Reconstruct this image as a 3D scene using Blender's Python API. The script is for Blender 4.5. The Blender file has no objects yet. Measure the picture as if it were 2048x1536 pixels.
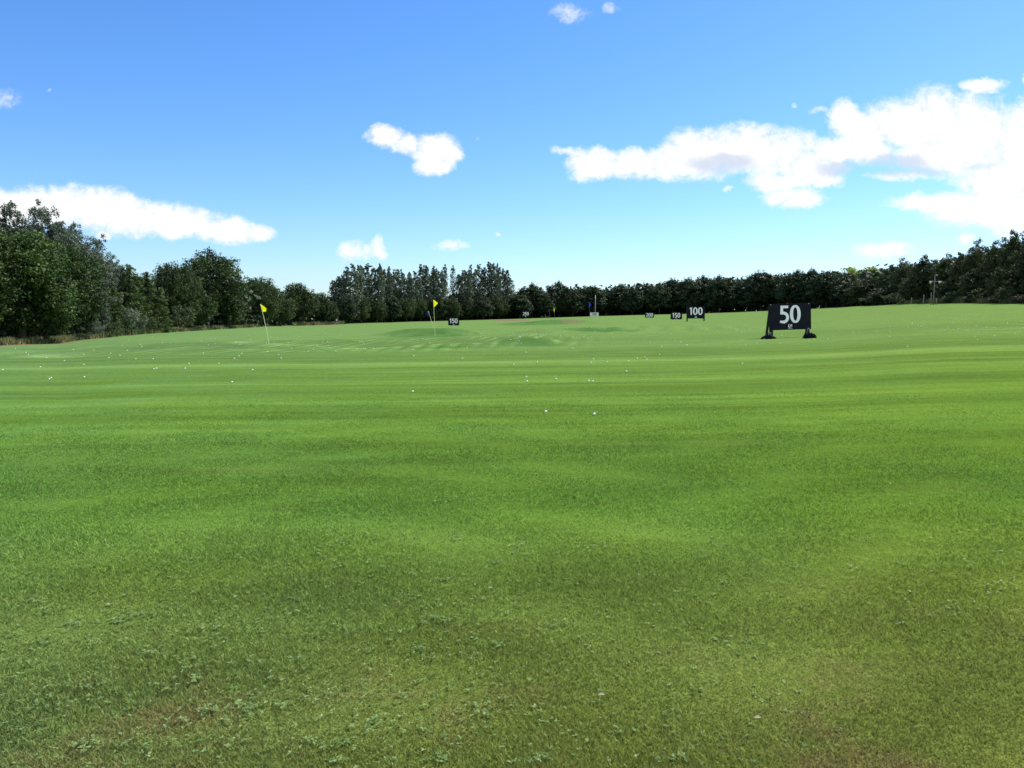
import bpy, math, random
import numpy as np
from mathutils import Vector, Matrix
random.seed(7)
RNG = np.random.default_rng(11)
C = bpy.context.scene.collection
R = math.radians
# ------------------------------------------------------------------ camera
FPX, CAMZ, HROW = 1607.0, 1.65, 622.0
TH = math.atan((768 - HROW) / FPX)
scene = bpy.context.scene
cd = bpy.data.cameras.new("camera"); cam = bpy.data.objects.new("camera", cd); C.objects.link(cam)
cam.location = (0, 0, CAMZ); cam.rotation_euler = (math.pi / 2 - TH, 0, 0)
cd.sensor_width = 36; cd.lens = FPX / 2048 * 36; cd.clip_start = 0.05; cd.clip_end = 9000
scene.camera = cam
def ray(px, row):
    xc = (px - 1024) / FPX; yc = -(row - 768) / FPX
    return np.array([xc, math.cos(TH) + yc * math.sin(TH), -math.sin(TH) + yc * math.cos(TH)])
# ------------------------------------------------------------------ helpers
def tag(o, label=None, cat=None, group=None, kind=None):
    if label: o["label"] = label
    if cat: o["category"] = cat
    if group: o["group"] = group
    if kind: o["kind"] = kind
    return o
def empty(name, loc=(0, 0, 0), rz=0.0):
    o = bpy.data.objects.new(name, None); C.objects.link(o)
    o.location = loc; o.rotation_euler = (0, 0, rz); o.empty_display_size = 0.2
    return o
def mesh_np(name, V, F, mat=None, smooth=False, attrs=None):
    """V (n,3) float, F (m,k) int with constant k"""
    V = np.asarray(V, dtype=np.float32); F = np.asarray(F, dtype=np.int32)
    me = bpy.data.meshes.new(name)
    me.vertices.add(len(V)); me.vertices.foreach_set("co", V.ravel())
    k = F.shape[1]
    me.loops.add(F.size); me.loops.foreach_set("vertex_index", F.ravel())
    me.polygons.add(len(F)); me.polygons.foreach_set("loop_start", np.arange(0, F.size, k, dtype=np.int32))
    try: me.polygons.foreach_set("loop_total", np.full(len(F), k, dtype=np.int32))
    except Exception: pass
    if attrs:
        for an, av in attrs.items():
            a = me.attributes.new(an, 'FLOAT', 'POINT'); a.data.foreach_set("value", np.asarray(av, dtype=np.float32))
    me.update(calc_edges=True); me.validate()
    if smooth: me.polygons.foreach_set("use_smooth", np.ones(len(F), dtype=bool))
    if mat: me.materials.append(mat)
    return me
class MB:
    """collects shapes; build() links them as one mesh object"""
    def __init__(s): s.v = []; s.f = []
    def add(s, V, F):
        o = len(s.v); s.v += [tuple(map(float, p)) for p in V]; s.f += [tuple(i + o for i in f) for f in F]
    def box(s, c, d, M=None, bev=0.0):
        x, y, z = [q / 2 for q in d]; P = []
        for sx, sy, sz in ((-1,-1,-1),(1,-1,-1),(1,1,-1),(-1,1,-1),(-1,-1,1),(1,-1,1),(1,1,1),(-1,1,1)):
            p = Vector((sx*x, sy*y, sz*z))
            if M is not None: p = M @ p
            P.append(p + Vector(c))
        s.add(P, [(0,3,2,1),(4,5,6,7),(0,1,5,4),(1,2,6,5),(2,3,7,6),(3,0,4,7)])
    def tube(s, pts, rad, n=8, cap=True):
        pts = [Vector(p) for p in pts]; rings = []
        V = []
        for i, p in enumerate(pts):
            t = (pts[min(i+1, len(pts)-1)] - pts[max(i-1, 0)]).normalized()
            a = t.cross(Vector((0.31, 0.95, 0.05))).normalized(); b = t.cross(a)
            r = rad[i] if hasattr(rad, '__len__') else rad
            for k in range(n):
                w = 2 * math.pi * k / n; V.append(p + a * math.cos(w) * r + b * math.sin(w) * r)
        F = []
        for i in range(len(pts) - 1):
            for k in range(n):
                F.append((i*n+k, i*n+(k+1) % n, (i+1)*n+(k+1) % n, (i+1)*n+k))
        if cap: F.append(tuple(range(n))[::-1]); F.append(tuple((len(pts)-1)*n + k for k in range(n)))
        s.add(V, F)
    def mesh(s, name, mat, smooth=False):
        me = bpy.data.meshes.new(name); me.from_pydata(s.v, [], s.f); me.update()
        if smooth: me.polygons.foreach_set("use_smooth", [True] * len(me.polygons))
        me.materials.append(mat); return me
    def build(s, name, mat, parent=None, smooth=False):
        return link(name, s.mesh(name, mat, smooth), parent)
def link(name, me, parent=None, loc=None):
    o = bpy.data.objects.new(name, me); C.objects.link(o)
    if parent: o.parent = parent
    if loc is not None: o.location = loc
    return o
# ------------------------------------------------------------------ node helpers
class NT:
    def __init__(s, tree): s.t = tree; s.N = tree.nodes; s.L = tree.links
    def new(s, ty, **kw):
        n = s.N.new(ty)
        for k, v in kw.items(): setattr(n, k, v)
        return n
    def put(s, sock, v):
        if isinstance(v, bpy.types.NodeSocket): s.L.new(v, sock)
        else: sock.default_value = v
    def math(s, op, a, b=None, c=None, clamp=False):
        n = s.new('ShaderNodeMath', operation=op); n.use_clamp = clamp
        s.put(n.inputs[0], a)
        if b is not None: s.put(n.inputs[1], b)
        if c is not None: s.put(n.inputs[2], c)
        return n.outputs[0]
    def vec(s, op, a, b=None, scale=None):
        n = s.new('ShaderNodeVectorMath', operation=op); s.put(n.inputs[0], a)
        if b is not None: s.put(n.inputs[1], b)
        if scale is not None: s.put(n.inputs['Scale'], scale)
        return n
    def noise(s, vec, scale, detail=3, rough=0.55, dist=0.0, out='Fac'):
        n = s.new('ShaderNodeTexNoise'); s.put(n.inputs['Vector'], vec)
        n.inputs['Scale'].default_value = scale; n.inputs['Detail'].default_value = detail
        n.inputs['Roughness'].default_value = rough; n.inputs['Distortion'].default_value = dist
        return n.outputs[0] if out == 'Fac' else n.outputs[1]
    def ramp(s, fac, stops, interp='LINEAR'):
        n = s.new('ShaderNodeValToRGB'); s.put(n.inputs[0], fac); cr = n.color_ramp; cr.interpolation = interp
        while len(cr.elements) < len(stops): cr.elements.new(0.5)
        for e, (p, c) in zip(cr.elements, stops):
            e.position = p; e.color = (c, c, c, 1) if not hasattr(c, '__len__') else (*c, 1)
        return n.outputs[0]
    def mix(s, fac, a, b, blend='MIX'):
        n = s.new('ShaderNodeMix', data_type='RGBA', blend_type=blend)
        s.put(n.inputs[0], fac)
        for i, v in ((6, a), (7, b)):
            if isinstance(v, (tuple, list)) and len(v) == 3: v = (*v, 1)
            s.put(n.inputs[i], v)
        return n.outputs[2]
    def maprange(s, v, a, b, c=0.0, d=1.0, smooth=False):
        n = s.new('ShaderNodeMapRange'); n.interpolation_type = 'SMOOTHSTEP' if smooth else 'LINEAR'
        s.put(n.inputs[0], v)
        for i, q in zip((1, 2, 3, 4), (a, b, c, d)): s.put(n.inputs[i], q)
        return n.outputs[0]
def new_mat(name):
    m = bpy.data.materials.new(name); m.use_nodes = True
    nt = NT(m.node_tree); bsdf = nt.N.get('Principled BSDF'); return m, nt, bsdf
def simple(name, col, rough=0.6, var=0.12, scale=8.0, spec=0.3, metal=0.0):
    m, nt, b = new_mat(name)
    geo = nt.new('ShaderNodeTexCoord').outputs['Object']
    n = nt.noise(geo, scale, 4)
    f = nt.maprange(n, 0.3, 0.7, 1 - var, 1 + var)
    c = nt.vec('SCALE', (*col,), scale=f).outputs[0]
    nt.put(b.inputs['Base Color'], c)
    b.inputs['Roughness'].default_value = rough; b.inputs['Specular IOR Level'].default_value = spec
    b.inputs['Metallic'].default_value = metal
    return m
# ------------------------------------------------------------------ terrain
TPX = [-400, 0, 120, 250, 400, 500, 640, 780, 900, 1024, 1240, 1400, 1540, 1700, 1800, 1900, 2048, 2400]
TE  = [700, 691, 686, 671, 661, 655, 650, 645, 641.5, 638, 631, 627, 621, 613, 608, 606, 607.5, 612]
TD  = [58, 62, 68, 85, 110, 140, 200, 235, 255, 270, 285, 285, 262, 215, 185, 155, 132, 110]
TAZ = [math.atan((p - 1024) / FPX) for p in TPX]
TZ = [CAMZ - (e - HROW) / FPX * D * math.cos(a) for e, D, a in zip(TE, TD, TAZ)]
def sstep(a, b, x):
    t = np.clip((x - a) / (b - a), 0, 1); return t * t * (3 - 2 * t)
def Dedge(az): return np.interp(az, TAZ, TD)
def bump(x, y, cx, cy, rx, ry, rot=0.0, p=1.0):
    c, s = math.cos(rot), math.sin(rot)
    u = ((x - cx) * c + (y - cy) * s) / rx; v = (-(x - cx) * s + (y - cy) * c) / ry
    return np.exp(-(u * u + v * v) ** p)
MOUNDS = []          # (cx, cy, rx, ry, rot, h, p)
def base_height(x, y):
    r = np.sqrt(x * x + y * y) + 1e-6; az = np.arctan2(x, y)
    D = Dedge(az); zE = np.interp(az, TAZ, TZ)
    t = np.clip(r / D, 0, 1)
    z = zE * t ** 1.3
    z = z * (1 - sstep(1.0, 2.0, np.abs(az)))
    return z, r, az, D
def height(x, y):
    x = np.asarray(x, dtype=float); y = np.asarray(y, dtype=float)
    z, r, az, D = base_height(x, y)
    w = sstep(7, 18, r) * (1 - 0.7 * sstep(60, 110, r))
    z = z + w * 0.020 * (np.sin(y * 0.62 + 0.4 * np.sin(x * 0.11) + 0.03 * x) + 0.5 * np.sin(0.37 * y - 0.05 * x + 1.3) + 0.4 * np.sin(0.9 * y + 0.06 * x + 1.0 * np.sin(0.07 * x)))
    # raked ridges left of centre
    m = sstep(-31, -22, x) * (1 - sstep(1.5, 7, x)) * sstep(34, 38, y - 0.12 * x) * (1 - sstep(52, 60, y - 0.25 * x))
    q = (x - 0.115 * y + 0.5 * np.sin(0.23 * x + 0.21 * y)) / 0.92; am = 0.55 + 0.45 * np.sin(0.31 * x + 0.4 * y + np.sin(.2 * y))
    z = z + m * (0.03 * am * np.sin(2 * math.pi * q)  + 0.03 * np.sin(0.7 * y + .05 * x))
    m2 = sstep(4, 8, x) * (1 - sstep(16, 24, x)) * sstep(60, 66, y) * (1 - sstep(80, 88, y))
    z = z + m2 * 0.05 * np.sin(2 * math.pi * (x - 0.16 * y) / 2.3 + np.sin(y * 0.3))
    for (cx, cy, rx, ry, rot, h, p) in MOUNDS:
        z = z + h * bump(x, y, cx, cy, rx, ry, rot, p)
    return z
def ground_hit(px, row, rmax=600):
    d = ray(px, row); ts = np.geomspace(1.5, rmax, 6000)
    X, Y, Z = d[0] * ts, d[1] * ts, CAMZ + d[2] * ts
    below = Z < height(X, Y); i = int(np.argmax(below))
    if not below.any(): i = len(ts) - 1
    return float(X[i]), float(Y[i])
def mound_at(px, row, w_px, ry, h, rot=0.0, p=1.0):
    x, y = ground_hit(px, row); MOUNDS.append((x, y, w_px / FPX * y / 2, ry, rot, h, p)); return x, y
_m = [(860, 669, 190, 2.3, 0.42, 0.03, 1.7), (905, 667, 110, 1.8, 0.15, 0.10, 1.4), (1055, 690, 140, 1.7, 0.36, 0.10, 1.4), (930, 694, 260, 1.6, 0.16, 0.06, 1.3),
      (1180, 662, 200, 2.0, 0.28, 0.14, 1.5), (1095, 666, 120, 1.8, 0.28, 0.1, 1.3), (1080, 648, 210, 3.5, 0.28, 0.1, 1.6), (1140, 646, 150, 4, 0.25, 0.12, 1.6)]
_pts = [(mm, ground_hit(mm[0], mm[1])) for mm in _m]
for mm, (x, y) in _pts: MOUNDS.append((x, y, mm[2] / FPX * y / 2, mm[3], mm[5], mm[4] * 1.2, mm[6]))
def gz(x, y): return float(height(np.array([x]), np.array([y]))[0])
def on_ground(px, row):
    x, y = ground_hit(px, row); return Vector((x, y, gz(x, y)))
def at_az(px, r):
    d = ray(px, HROW); a = math.atan2(d[0], d[1]); x, y = r * math.sin(a), r * math.cos(a)
    return Vector((x, y, gz(x, y)))
def top_height(px, row, p):
    """metres above p.z so that a thing standing at p reaches the sight line of the row"""
    d = ray(px, row); t = p.y / d[1]; return CAMZ + d[2] * t - p.z

# ---- grass colour node group shared by the ground sheet and the blades
def grass_color(nt):
    pos = nt.new('ShaderNodeNewGeometry').outputs['Position']
    sep = nt.new('ShaderNodeSeparateXYZ'); nt.put(sep.inputs[0], pos)
    X, Y = sep.outputs[0], sep.outputs[1]
    # mowing / wear bands across the range
    stretch = nt.vec('MULTIPLY', pos, (0.22, 1.0, 1.0)).outputs[0]
    streak = nt.vec('MULTIPLY', nt.vec('ADD', pos, (0, 0, 7.3)).outputs[0], (0.05, 1.0, 1.0)).outputs[0]
    warp = nt.noise(streak, 0.6, 3, 0.55)
    yy = nt.math('ADD', Y, nt.math('MULTIPLY', nt.math('SUBTRACT', warp, 0.5), nt.math('MULTIPLY', Y, 0.12)))
    yy = nt.math('ADD', yy, nt.math('MULTIPLY', X, -0.03))
    lg = nt.math('DIVIDE', nt.math('LOGARITHM', nt.math('MAXIMUM', yy, 1.0), 2.718282), 6.0)
    def P(y): return math.log(y) / 6.0
    bands = [(1, .40), (3.0, .38), (3.9, .45), (4.7, .42), (5.1, .48), (5.8, .62), (6.6, .60), (7.3, .49), (8.3, .54), (9.2, .47), (10.2, .5), (11.6, .66), (13.4, .42),
             (15.0, .66), (16.6, .44), (17.9, .42), (19.4, .68), (21.0, .42), (22.6, .6), (24.2, .40), (27.0, .80), (29.0, .44), (33, .46), (38, .60), (46, .50), (60, .60)]
    b = nt.ramp(lg, [(P(y), v) for y, v in bands])
    big = nt.noise(pos, 0.23, 4, 0.6)
    mid = nt.noise(stretch, 2.2, 5, 0.62)
    fine = nt.noise(pos, 11.0, 6, 0.7)
    tone = nt.math('ADD', nt.math('MULTIPLY', b, 0.95), nt.math('MULTIPLY', nt.math('SUBTRACT', big, 0.5), 0.22))
    tone = nt.math('ADD', tone, nt.math('MULTIPLY', nt.math('SUBTRACT', mid, 0.5), 0.42))
    tone = nt.math('ADD', tone, nt.math('MULTIPLY', nt.math('SUBTRACT', fine, 0.5), 0.45))
    st = nt.noise(streak, 1.9, 5, 0.7)
    tone = nt.math('ADD', tone, nt.math('MULTIPLY', nt.math('MULTIPLY', nt.math('SUBTRACT', st, 0.5), nt.maprange(Y, 6, 14, 0.15, 1.0)), nt.maprange(Y, 30, 60, 0.85, 0.25)))
    fl = nt.noise(nt.vec('MULTIPLY', pos, (1.0, 0.55, 1.0)).outputs[0], 17.0, 3, 0.7)
    tone = nt.math('ADD', tone, nt.math('MULTIPLY', nt.math('SUBTRACT', fl, 0.5), nt.maprange(Y, 8, 30, 0.35, 0.7)))
    # scarified lines left of centre; ridge highlights and groove shade painted into the tone
    q = nt.math('ADD', nt.math('MULTIPLY_ADD', Y, -0.115, X), nt.math('MULTIPLY', nt.math('SUBTRACT', nt.noise(nt.vec('MULTIPLY', pos, (1, .25, 1)).outputs[0], 0.35, 2, 0.5), 0.5), 1.0))
    ln = nt.math('POWER', nt.math('MULTIPLY_ADD', nt.math('SINE', nt.math('MULTIPLY', q, 6.2832 / 0.92)), 0.5, 0.5), 2.2)
    ln = nt.math('MULTIPLY', ln, nt.maprange(nt.noise(nt.vec('MULTIPLY', pos, (1, .2, 1)).outputs[0], 0.5, 3, 0.6), 0.38, 0.62, 0.0, 1.0))
    mk = nt.math('MULTIPLY', nt.maprange(X, -30, -20, 0, 1, True), nt.maprange(X, 0.5, 5.5, 1, 0, True))
    yd = nt.math('MULTIPLY_ADD', X, -0.2, Y)
    mk = nt.math('MULTIPLY', mk, nt.math('MULTIPLY', nt.maprange(yd, 36, 41, 0, 1, True), nt.maprange(yd, 54, 64, 1, 0, True)))
    tone = nt.math('ADD', tone, nt.math('MULTIPLY', nt.math('SUBTRACT', ln, 0.30), nt.math('MULTIPLY', mk, 0.55)))
    near = nt.maprange(Y, 2.5, 6.5, 1.0, 0.0)
    col = nt.ramp(tone, [(0.05, (0.042, 0.080, 0.014)), (0.35, (0.066, 0.128, 0.019)), (0.6, (0.094, 0.180, 0.027)), (0.95, (0.150, 0.245, 0.045))])
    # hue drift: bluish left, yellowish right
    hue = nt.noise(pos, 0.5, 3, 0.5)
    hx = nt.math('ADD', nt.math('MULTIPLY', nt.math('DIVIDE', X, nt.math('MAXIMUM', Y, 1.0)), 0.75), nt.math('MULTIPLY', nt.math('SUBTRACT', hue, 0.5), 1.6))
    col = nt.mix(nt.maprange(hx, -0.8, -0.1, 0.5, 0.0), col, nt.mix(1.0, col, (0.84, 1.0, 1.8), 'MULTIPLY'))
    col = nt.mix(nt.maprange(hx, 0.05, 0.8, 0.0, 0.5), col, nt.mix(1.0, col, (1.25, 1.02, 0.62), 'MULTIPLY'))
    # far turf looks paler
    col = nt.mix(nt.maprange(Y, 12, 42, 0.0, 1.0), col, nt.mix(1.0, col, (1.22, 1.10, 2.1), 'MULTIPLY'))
    # worn straw patches close to the tee
    wn = nt.noise(pos, 1.15, 5, 0.62)
    wf = nt.math('MULTIPLY', nt.maprange(wn, 0.50, 0.68, 0.0, 1.0, True), nt.maprange(Y, 3.0, 5.2, 0.7, 0.0))
    wn2 = nt.noise(stretch, 0.8, 5, 0.65)
    wf2 = nt.math('MULTIPLY', nt.maprange(wn2, 0.56, 0.72, 0.0, 0.35, True), nt.maprange(Y, 11, 16, 1.0, 0.0))
    col = nt.mix(nt.math('MAXIMUM', wf, wf2), col, (0.090, 0.108, 0.030))
    col = nt.mix(nt.math('MULTIPLY', near, 0.85), col, nt.mix(1.0, col, (1.95, 1.20, 1.95), 'MULTIPLY'))
    return col, pos, Y
def ground_mat():
    m, nt, b = new_mat('turf')
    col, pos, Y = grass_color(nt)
    at = nt.new('ShaderNodeAttribute'); at.attribute_name = 'earth'
    en = nt.noise(pos, 2.0, 5, 0.65)
    at3 = nt.new('ShaderNodeAttribute'); at3.attribute_name = 'bank'   # shaded mound fronts, painted in as a deeper green
    bank_shade = nt.maprange(nt.math('ADD', at3.outputs['Fac'], nt.math('MULTIPLY', nt.math('SUBTRACT', en, 0.5), 1.1)), 0.12, 0.75, 0, 1.0, True)
    col = nt.mix(nt.math('MULTIPLY', nt.math('MULTIPLY', bank_shade, nt.maprange(nt.noise(pos, 0.5, 4, 0.6), .35, .65, .45, 1.0)), nt.math('GREATER_THAN', at3.outputs['Fac'], 0.02)), col, (0.052, 0.124, 0.032))
    col = nt.mix(nt.maprange(nt.math('ADD', at.outputs['Fac'], nt.math('MULTIPLY', nt.math('SUBTRACT', en, 0.5), 0.8)), 0.35, 0.7), col, (0.16, 0.125, 0.080))
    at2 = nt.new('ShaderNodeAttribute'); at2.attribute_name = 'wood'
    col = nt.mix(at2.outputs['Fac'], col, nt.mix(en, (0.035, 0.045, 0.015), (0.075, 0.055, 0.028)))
    sp = nt.noise(pos, 45.0, 4, 0.75)
    spk = nt.maprange(sp, 0.25, 0.75, 0.62, 1.38)
    spx = nt.mix(nt.maprange(Y, 4, 60, 1.0, 0.15), (1, 1, 1), spk)
    col = nt.mix(1.0, col, spx, 'MULTIPLY')
    nt.put(b.inputs['Base Color'], col)
    b.inputs['Roughness'].default_value = 1.0; b.inputs['Specular IOR Level'].default_value = 0.0
    h1 = nt.noise(pos, 60, 3, 0.7); h2 = nt.noise(pos, 7, 4, 0.6)
    hh = nt.math('ADD', nt.math('MULTIPLY', h1, 0.02), nt.math('MULTIPLY', h2, 0.05))
    bn = nt.new('ShaderNodeBump'); bn.inputs['Strength'].default_value = 0.55; bn.inputs['Distance'].default_value = 1.0
    nt.put(bn.inputs['Height'], hh); nt.put(b.inputs['Normal'], bn.outputs[0])
    return m
def build_ground():
    az = np.concatenate([np.linspace(-math.pi, -0.75, 60, endpoint=False), np.linspace(-0.75, 0.75, 900), np.linspace(0.75, math.pi, 61)[1:-1]])
    rr = np.concatenate([[0.02, 0.5, 1.0, 1.5], np.geomspace(2, 30, 160, endpoint=False), np.geomspace(30, 95, 300, endpoint=False), np.geomspace(95, 330, 160, endpoint=False), np.geomspace(330, 6000, 24)])
    A, Rr = np.meshgrid(az, rr); X = Rr * np.sin(A); Y = Rr * np.cos(A); Z = height(X, Y)
    V = np.stack([X, Y, Z], -1).reshape(-1, 3); n, k = len(rr), len(az)
    i = np.arange(n - 1)[:, None]; j = np.arange(k)[None, :]; j2 = (j + 1) % k
    F = np.stack([i * k + j, i * k + j2, (i + 1) * k + j2, (i + 1) * k + j], -1).reshape(-1, 4)
    D = Dedge(A)
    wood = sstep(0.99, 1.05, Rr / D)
    left = 1 - sstep(-0.50, -0.42, A)
    strip = left * sstep(0.955, 0.975, Rr / D) * (1 - sstep(0.995, 1.01, Rr / D))
    earth = strip * 0.9
    for (px, row, wpx, ry) in ((1022, 641.0, 75, 26), (1140, 641.5, 70, 12), (640, 650.5, 90, 10)):
        x, y = ground_hit(px, row); print('earth', px, x, y); earth = np.maximum(earth, (1.1 if px < 1100 else .55) * bump(X, Y, x, y, wpx / FPX * y / 2, ry, 0.1, 1.5))
    bank = np.zeros_like(X)  # masks of the shade painted on the mound fronts
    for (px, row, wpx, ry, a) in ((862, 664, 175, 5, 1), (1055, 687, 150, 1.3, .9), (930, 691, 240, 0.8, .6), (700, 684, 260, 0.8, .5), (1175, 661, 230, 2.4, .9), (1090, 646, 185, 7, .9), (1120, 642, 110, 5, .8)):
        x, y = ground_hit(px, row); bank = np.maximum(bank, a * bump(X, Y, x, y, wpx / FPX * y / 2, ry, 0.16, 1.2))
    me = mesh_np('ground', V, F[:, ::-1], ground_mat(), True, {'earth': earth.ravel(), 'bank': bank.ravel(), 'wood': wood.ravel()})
    o = link('ground', me); tag(o, kind='structure', label='mown green driving range turf')
build_ground()
# ------------------------------------------------------------------ grass blades (stuff)
def blades():
    m, nt, b = new_mat('blade')
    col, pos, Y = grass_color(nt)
    at = nt.new('ShaderNodeAttribute'); at.attribute_name = 'tint'
    c2 = nt.vec('SCALE', col, scale=nt.maprange(at.outputs['Fac'], 0, 1, 0.75, 2.75)).outputs[0]
    dry = nt.math('GREATER_THAN', at.outputs['Fac'], 0.90)
    c2 = nt.mix(nt.math('MULTIPLY', dry, 0.6), c2, (0.20, 0.19, 0.075))
    nt.put(b.inputs['Base Color'], c2)
    b.inputs['Roughness'].default_value = 0.7; b.inputs['Specular IOR Level'].default_value = 0.1
    tr = nt.new('ShaderNodeBsdfTranslucent'); nt.put(tr.inputs[0], c2)
    mx = nt.new('ShaderNodeMixShader'); mx.inputs[0].default_value = 0.4
    nt.L.new(b.outputs[0], mx.inputs[1]); nt.L.new(tr.outputs[0], mx.inputs[2])
    nt.L.new(mx.outputs[0], nt.N['Material Output'].inputs['Surface'])
    N = 1050000
    r = np.exp(RNG.uniform(math.log(1.9), math.log(19.0), N)); keep = RNG.random(N) < (1 - sstep(10, 19, r)); r = r[keep]
    n = len(r); az = RNG.uniform(-0.74, 0.74, n)
    x = r * np.sin(az); y = r * np.cos(az); z = height(x, y)
    # patchy growth
    patch = 0.75 + 0.35 * np.sin(x * 2.1 + np.sin(y * 3.1)) * np.sin(y * 2.7 + 1.7 * np.sin(x * 1.3))
    hgt = (0.014 + 0.016 * RNG.random(n)) * patch * (1 - 0.3 * sstep(6, 15, r)); hgt[RNG.random(n) < 0.01] *= 1.5
    wid = 0.0010 + 0.00046 * r + 0.0009 * RNG.random(n)
    a = RNG.uniform(0, 2 * math.pi, n); la = RNG.uniform(0, 2 * math.pi, n); lean = hgt * RNG.uniform(0.3, 1.5, n)
    dx, dy = np.cos(a) * wid, np.sin(a) * wid
    B = np.stack([x, y, z - 0.003], -1)
    W = np.stack([dx, dy, np.zeros(n)], -1); T = np.stack([np.cos(la) * lean, np.sin(la) * lean, hgt], -1)
    V = np.stack([B - W, B + W, B + T], 1).reshape(-1, 3); F = np.arange(3 * n).reshape(-1, 3)
    t = np.repeat(RNG.random(n), 3)
    o = link('grass', mesh_np('grass', V, F, m, False, {'tint': t}))
    tag(o, 'short mown grass blades across the foreground', 'grass', kind='stuff')
blades()
def weeds():
    m, nt, b = new_mat('weed_leaf')
    at = nt.new('ShaderNodeAttribute'); at.attribute_name = 'tint'
    c = nt.ramp(at.outputs['Fac'], [(0, (0.07, 0.13, 0.03)), (0.55, (0.13, 0.21, 0.065)), (0.9, (0.19, 0.27, 0.10)), (1.0, (0.24, 0.28, 0.11))])
    nt.put(b.inputs['Base Color'], c); b.inputs['Roughness'].default_value = 0.65; b.inputs['Specular IOR Level'].default_value = 0.22
    V = []; T = []
    n = 0
    def rosette(x, y, s, tb):
        k = random.randint(4, 8); z = gz_fast(x, y) + 0.012
        for i in range(k):
            a = random.uniform(0, 6.283); L = s * random.uniform(0.6, 1.2); w = L * random.uniform(0.16, 0.30)
            u = np.array([math.cos(a), math.sin(a), random.uniform(0.0, 0.55)]); u /= np.linalg.norm(u)
            v = np.array([-math.sin(a), math.cos(a), random.uniform(-0.4, 0.4)])
            c0 = np.array([x, y, z]); t = min(1, max(0, tb + random.uniform(-0.35, 0.3)))
            V.extend([c0, c0 + u * L * 0.5 + v * w, c0 + u * L + np.array([0, 0, -0.15 * L]), c0 + u * L * 0.5 - v * w]); T.extend([t] * 4)
    cl = []
    for _ in range(190):
        px = random.uniform(-200, 2250) if random.random() < 0.62 else random.uniform(-150, 900)
        row = random.uniform(1090, 1540) ** 1.0; cl.append((px, row))
    cl += [(1680, 1300), (1690, 1460), (1690, 1310), (1430, 1100), (290, 955), (1110, 1480), (640, 1400), (470, 1420), (250, 1500), (2020, 1170), (1990, 1385), (900, 1160), (480, 1130), (850, 1250), (1240, 1180), (700, 1430), (1000, 1400), (1650, 1420), (560, 1130), (900, 1000), (860, 1010)]
    for (px, row) in cl:
        x0, y0 = ground_hit(px, row, 30); sp = random.choice((.03, .06, .12, .3)) * (y0 / 4)
        tb = random.uniform(0.25, 0.7)
        for _ in range(random.randint(5, 20)):
            rosette(x0 + random.gauss(0, sp), y0 + random.gauss(0, sp * 0.8), random.uniform(0.006, 0.018) * (1 + 0.12 * max(0, y0 - 4)), tb)
    for _ in range(2300):
        r = random.uniform(2.4, 4.6) ** 1.0 if random.random() < .6 else random.uniform(4, 8.0); a = random.uniform(-0.7, 0.7)
        if a > -0.05 and random.random() < 0.3: continue
        rosette(r * math.sin(a), r * math.cos(a), random.uniform(0.006, 0.019), random.choice((.15, .4, .4, .7)))
    V = np.array(V); F = np.arange(len(V)).reshape(-1, 4)
    o = link('clover_weeds', mesh_np('clover_weeds', V, F, m, False, {'tint': T}))
    tag(o, 'pale broad leaved weeds and clover scattered through the foreground turf', 'weeds', kind='stuff')
def gz_fast(x, y): return 0.0 if x * x + y * y < 20 else gz(x, y)
weeds()
# ------------------------------------------------------------------ foliage
def leaf_mat(name, dark, light, trans=0.18, rough=0.6, hue=(1, 1, 1)):
    m, nt, b = new_mat(name)
    at = nt.new('ShaderNodeAttribute'); at.attribute_name = 'tint'
    oi = nt.new('ShaderNodeObjectInfo')
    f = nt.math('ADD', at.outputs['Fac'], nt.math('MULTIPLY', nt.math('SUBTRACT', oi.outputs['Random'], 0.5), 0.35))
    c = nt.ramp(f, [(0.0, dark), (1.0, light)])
    nt.put(b.inputs['Base Color'], c); b.inputs['Roughness'].default_value = rough; b.inputs['Specular IOR Level'].default_value = 0.2
    tr = nt.new('ShaderNodeBsdfTranslucent'); nt.put(tr.inputs[0], c)
    mx = nt.new('ShaderNodeMixShader'); mx.inputs[0].default_value = trans
    nt.L.new(b.outputs[0], mx.inputs[1]); nt.L.new(tr.outputs[0], mx.inputs[2])
    nt.L.new(mx.outputs[0], nt.N['Material Output'].inputs['Surface'])
    return m
M = {
 'broad': leaf_mat('broadleaf_foliage', (0.016, 0.038, 0.009), (0.082, 0.138, 0.028), 0.18),
 'silver': leaf_mat('silver_foliage', (0.050, 0.074, 0.046), (0.215, 0.265, 0.185), 0.28),
 'oak': leaf_mat('oak_foliage', (0.016, 0.036, 0.010), (0.070, 0.115, 0.026), 0.16),
 'poplar': leaf_mat('poplar_foliage', (0.030, 0.050, 0.030), (0.150, 0.195, 0.125), 0.22),
 'pine': leaf_mat('pine_needles', (0.012, 0.028, 0.012), (0.058, 0.092, 0.034), 0.12),
 'lit': leaf_mat('sunlit_tone_foliage', (0.14, 0.20, 0.03), (0.42, 0.50, 0.11), 0.45),  # sunlight on these treetops is put into the leaf colour
 'birch': leaf_mat('mixed_wood_foliage', (0.024, 0.040, 0.015), (0.100, 0.120, 0.042), 0.18),
 'scrub': leaf_mat('scrub_foliage', (0.030, 0.055, 0.018), (0.110, 0.150, 0.060), 0.2),
 'bracken': leaf_mat('bracken_foliage', (0.035, 0.030, 0.016), (0.10, 0.085, 0.04), 0.15),
}
BARK = simple('bark', (0.075, 0.060, 0.045), 0.9, 0.35, 3.0)
PALEBARK = simple('pale_bark', (0.20, 0.19, 0.165), 0.9, 0.3, 3.0)
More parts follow.
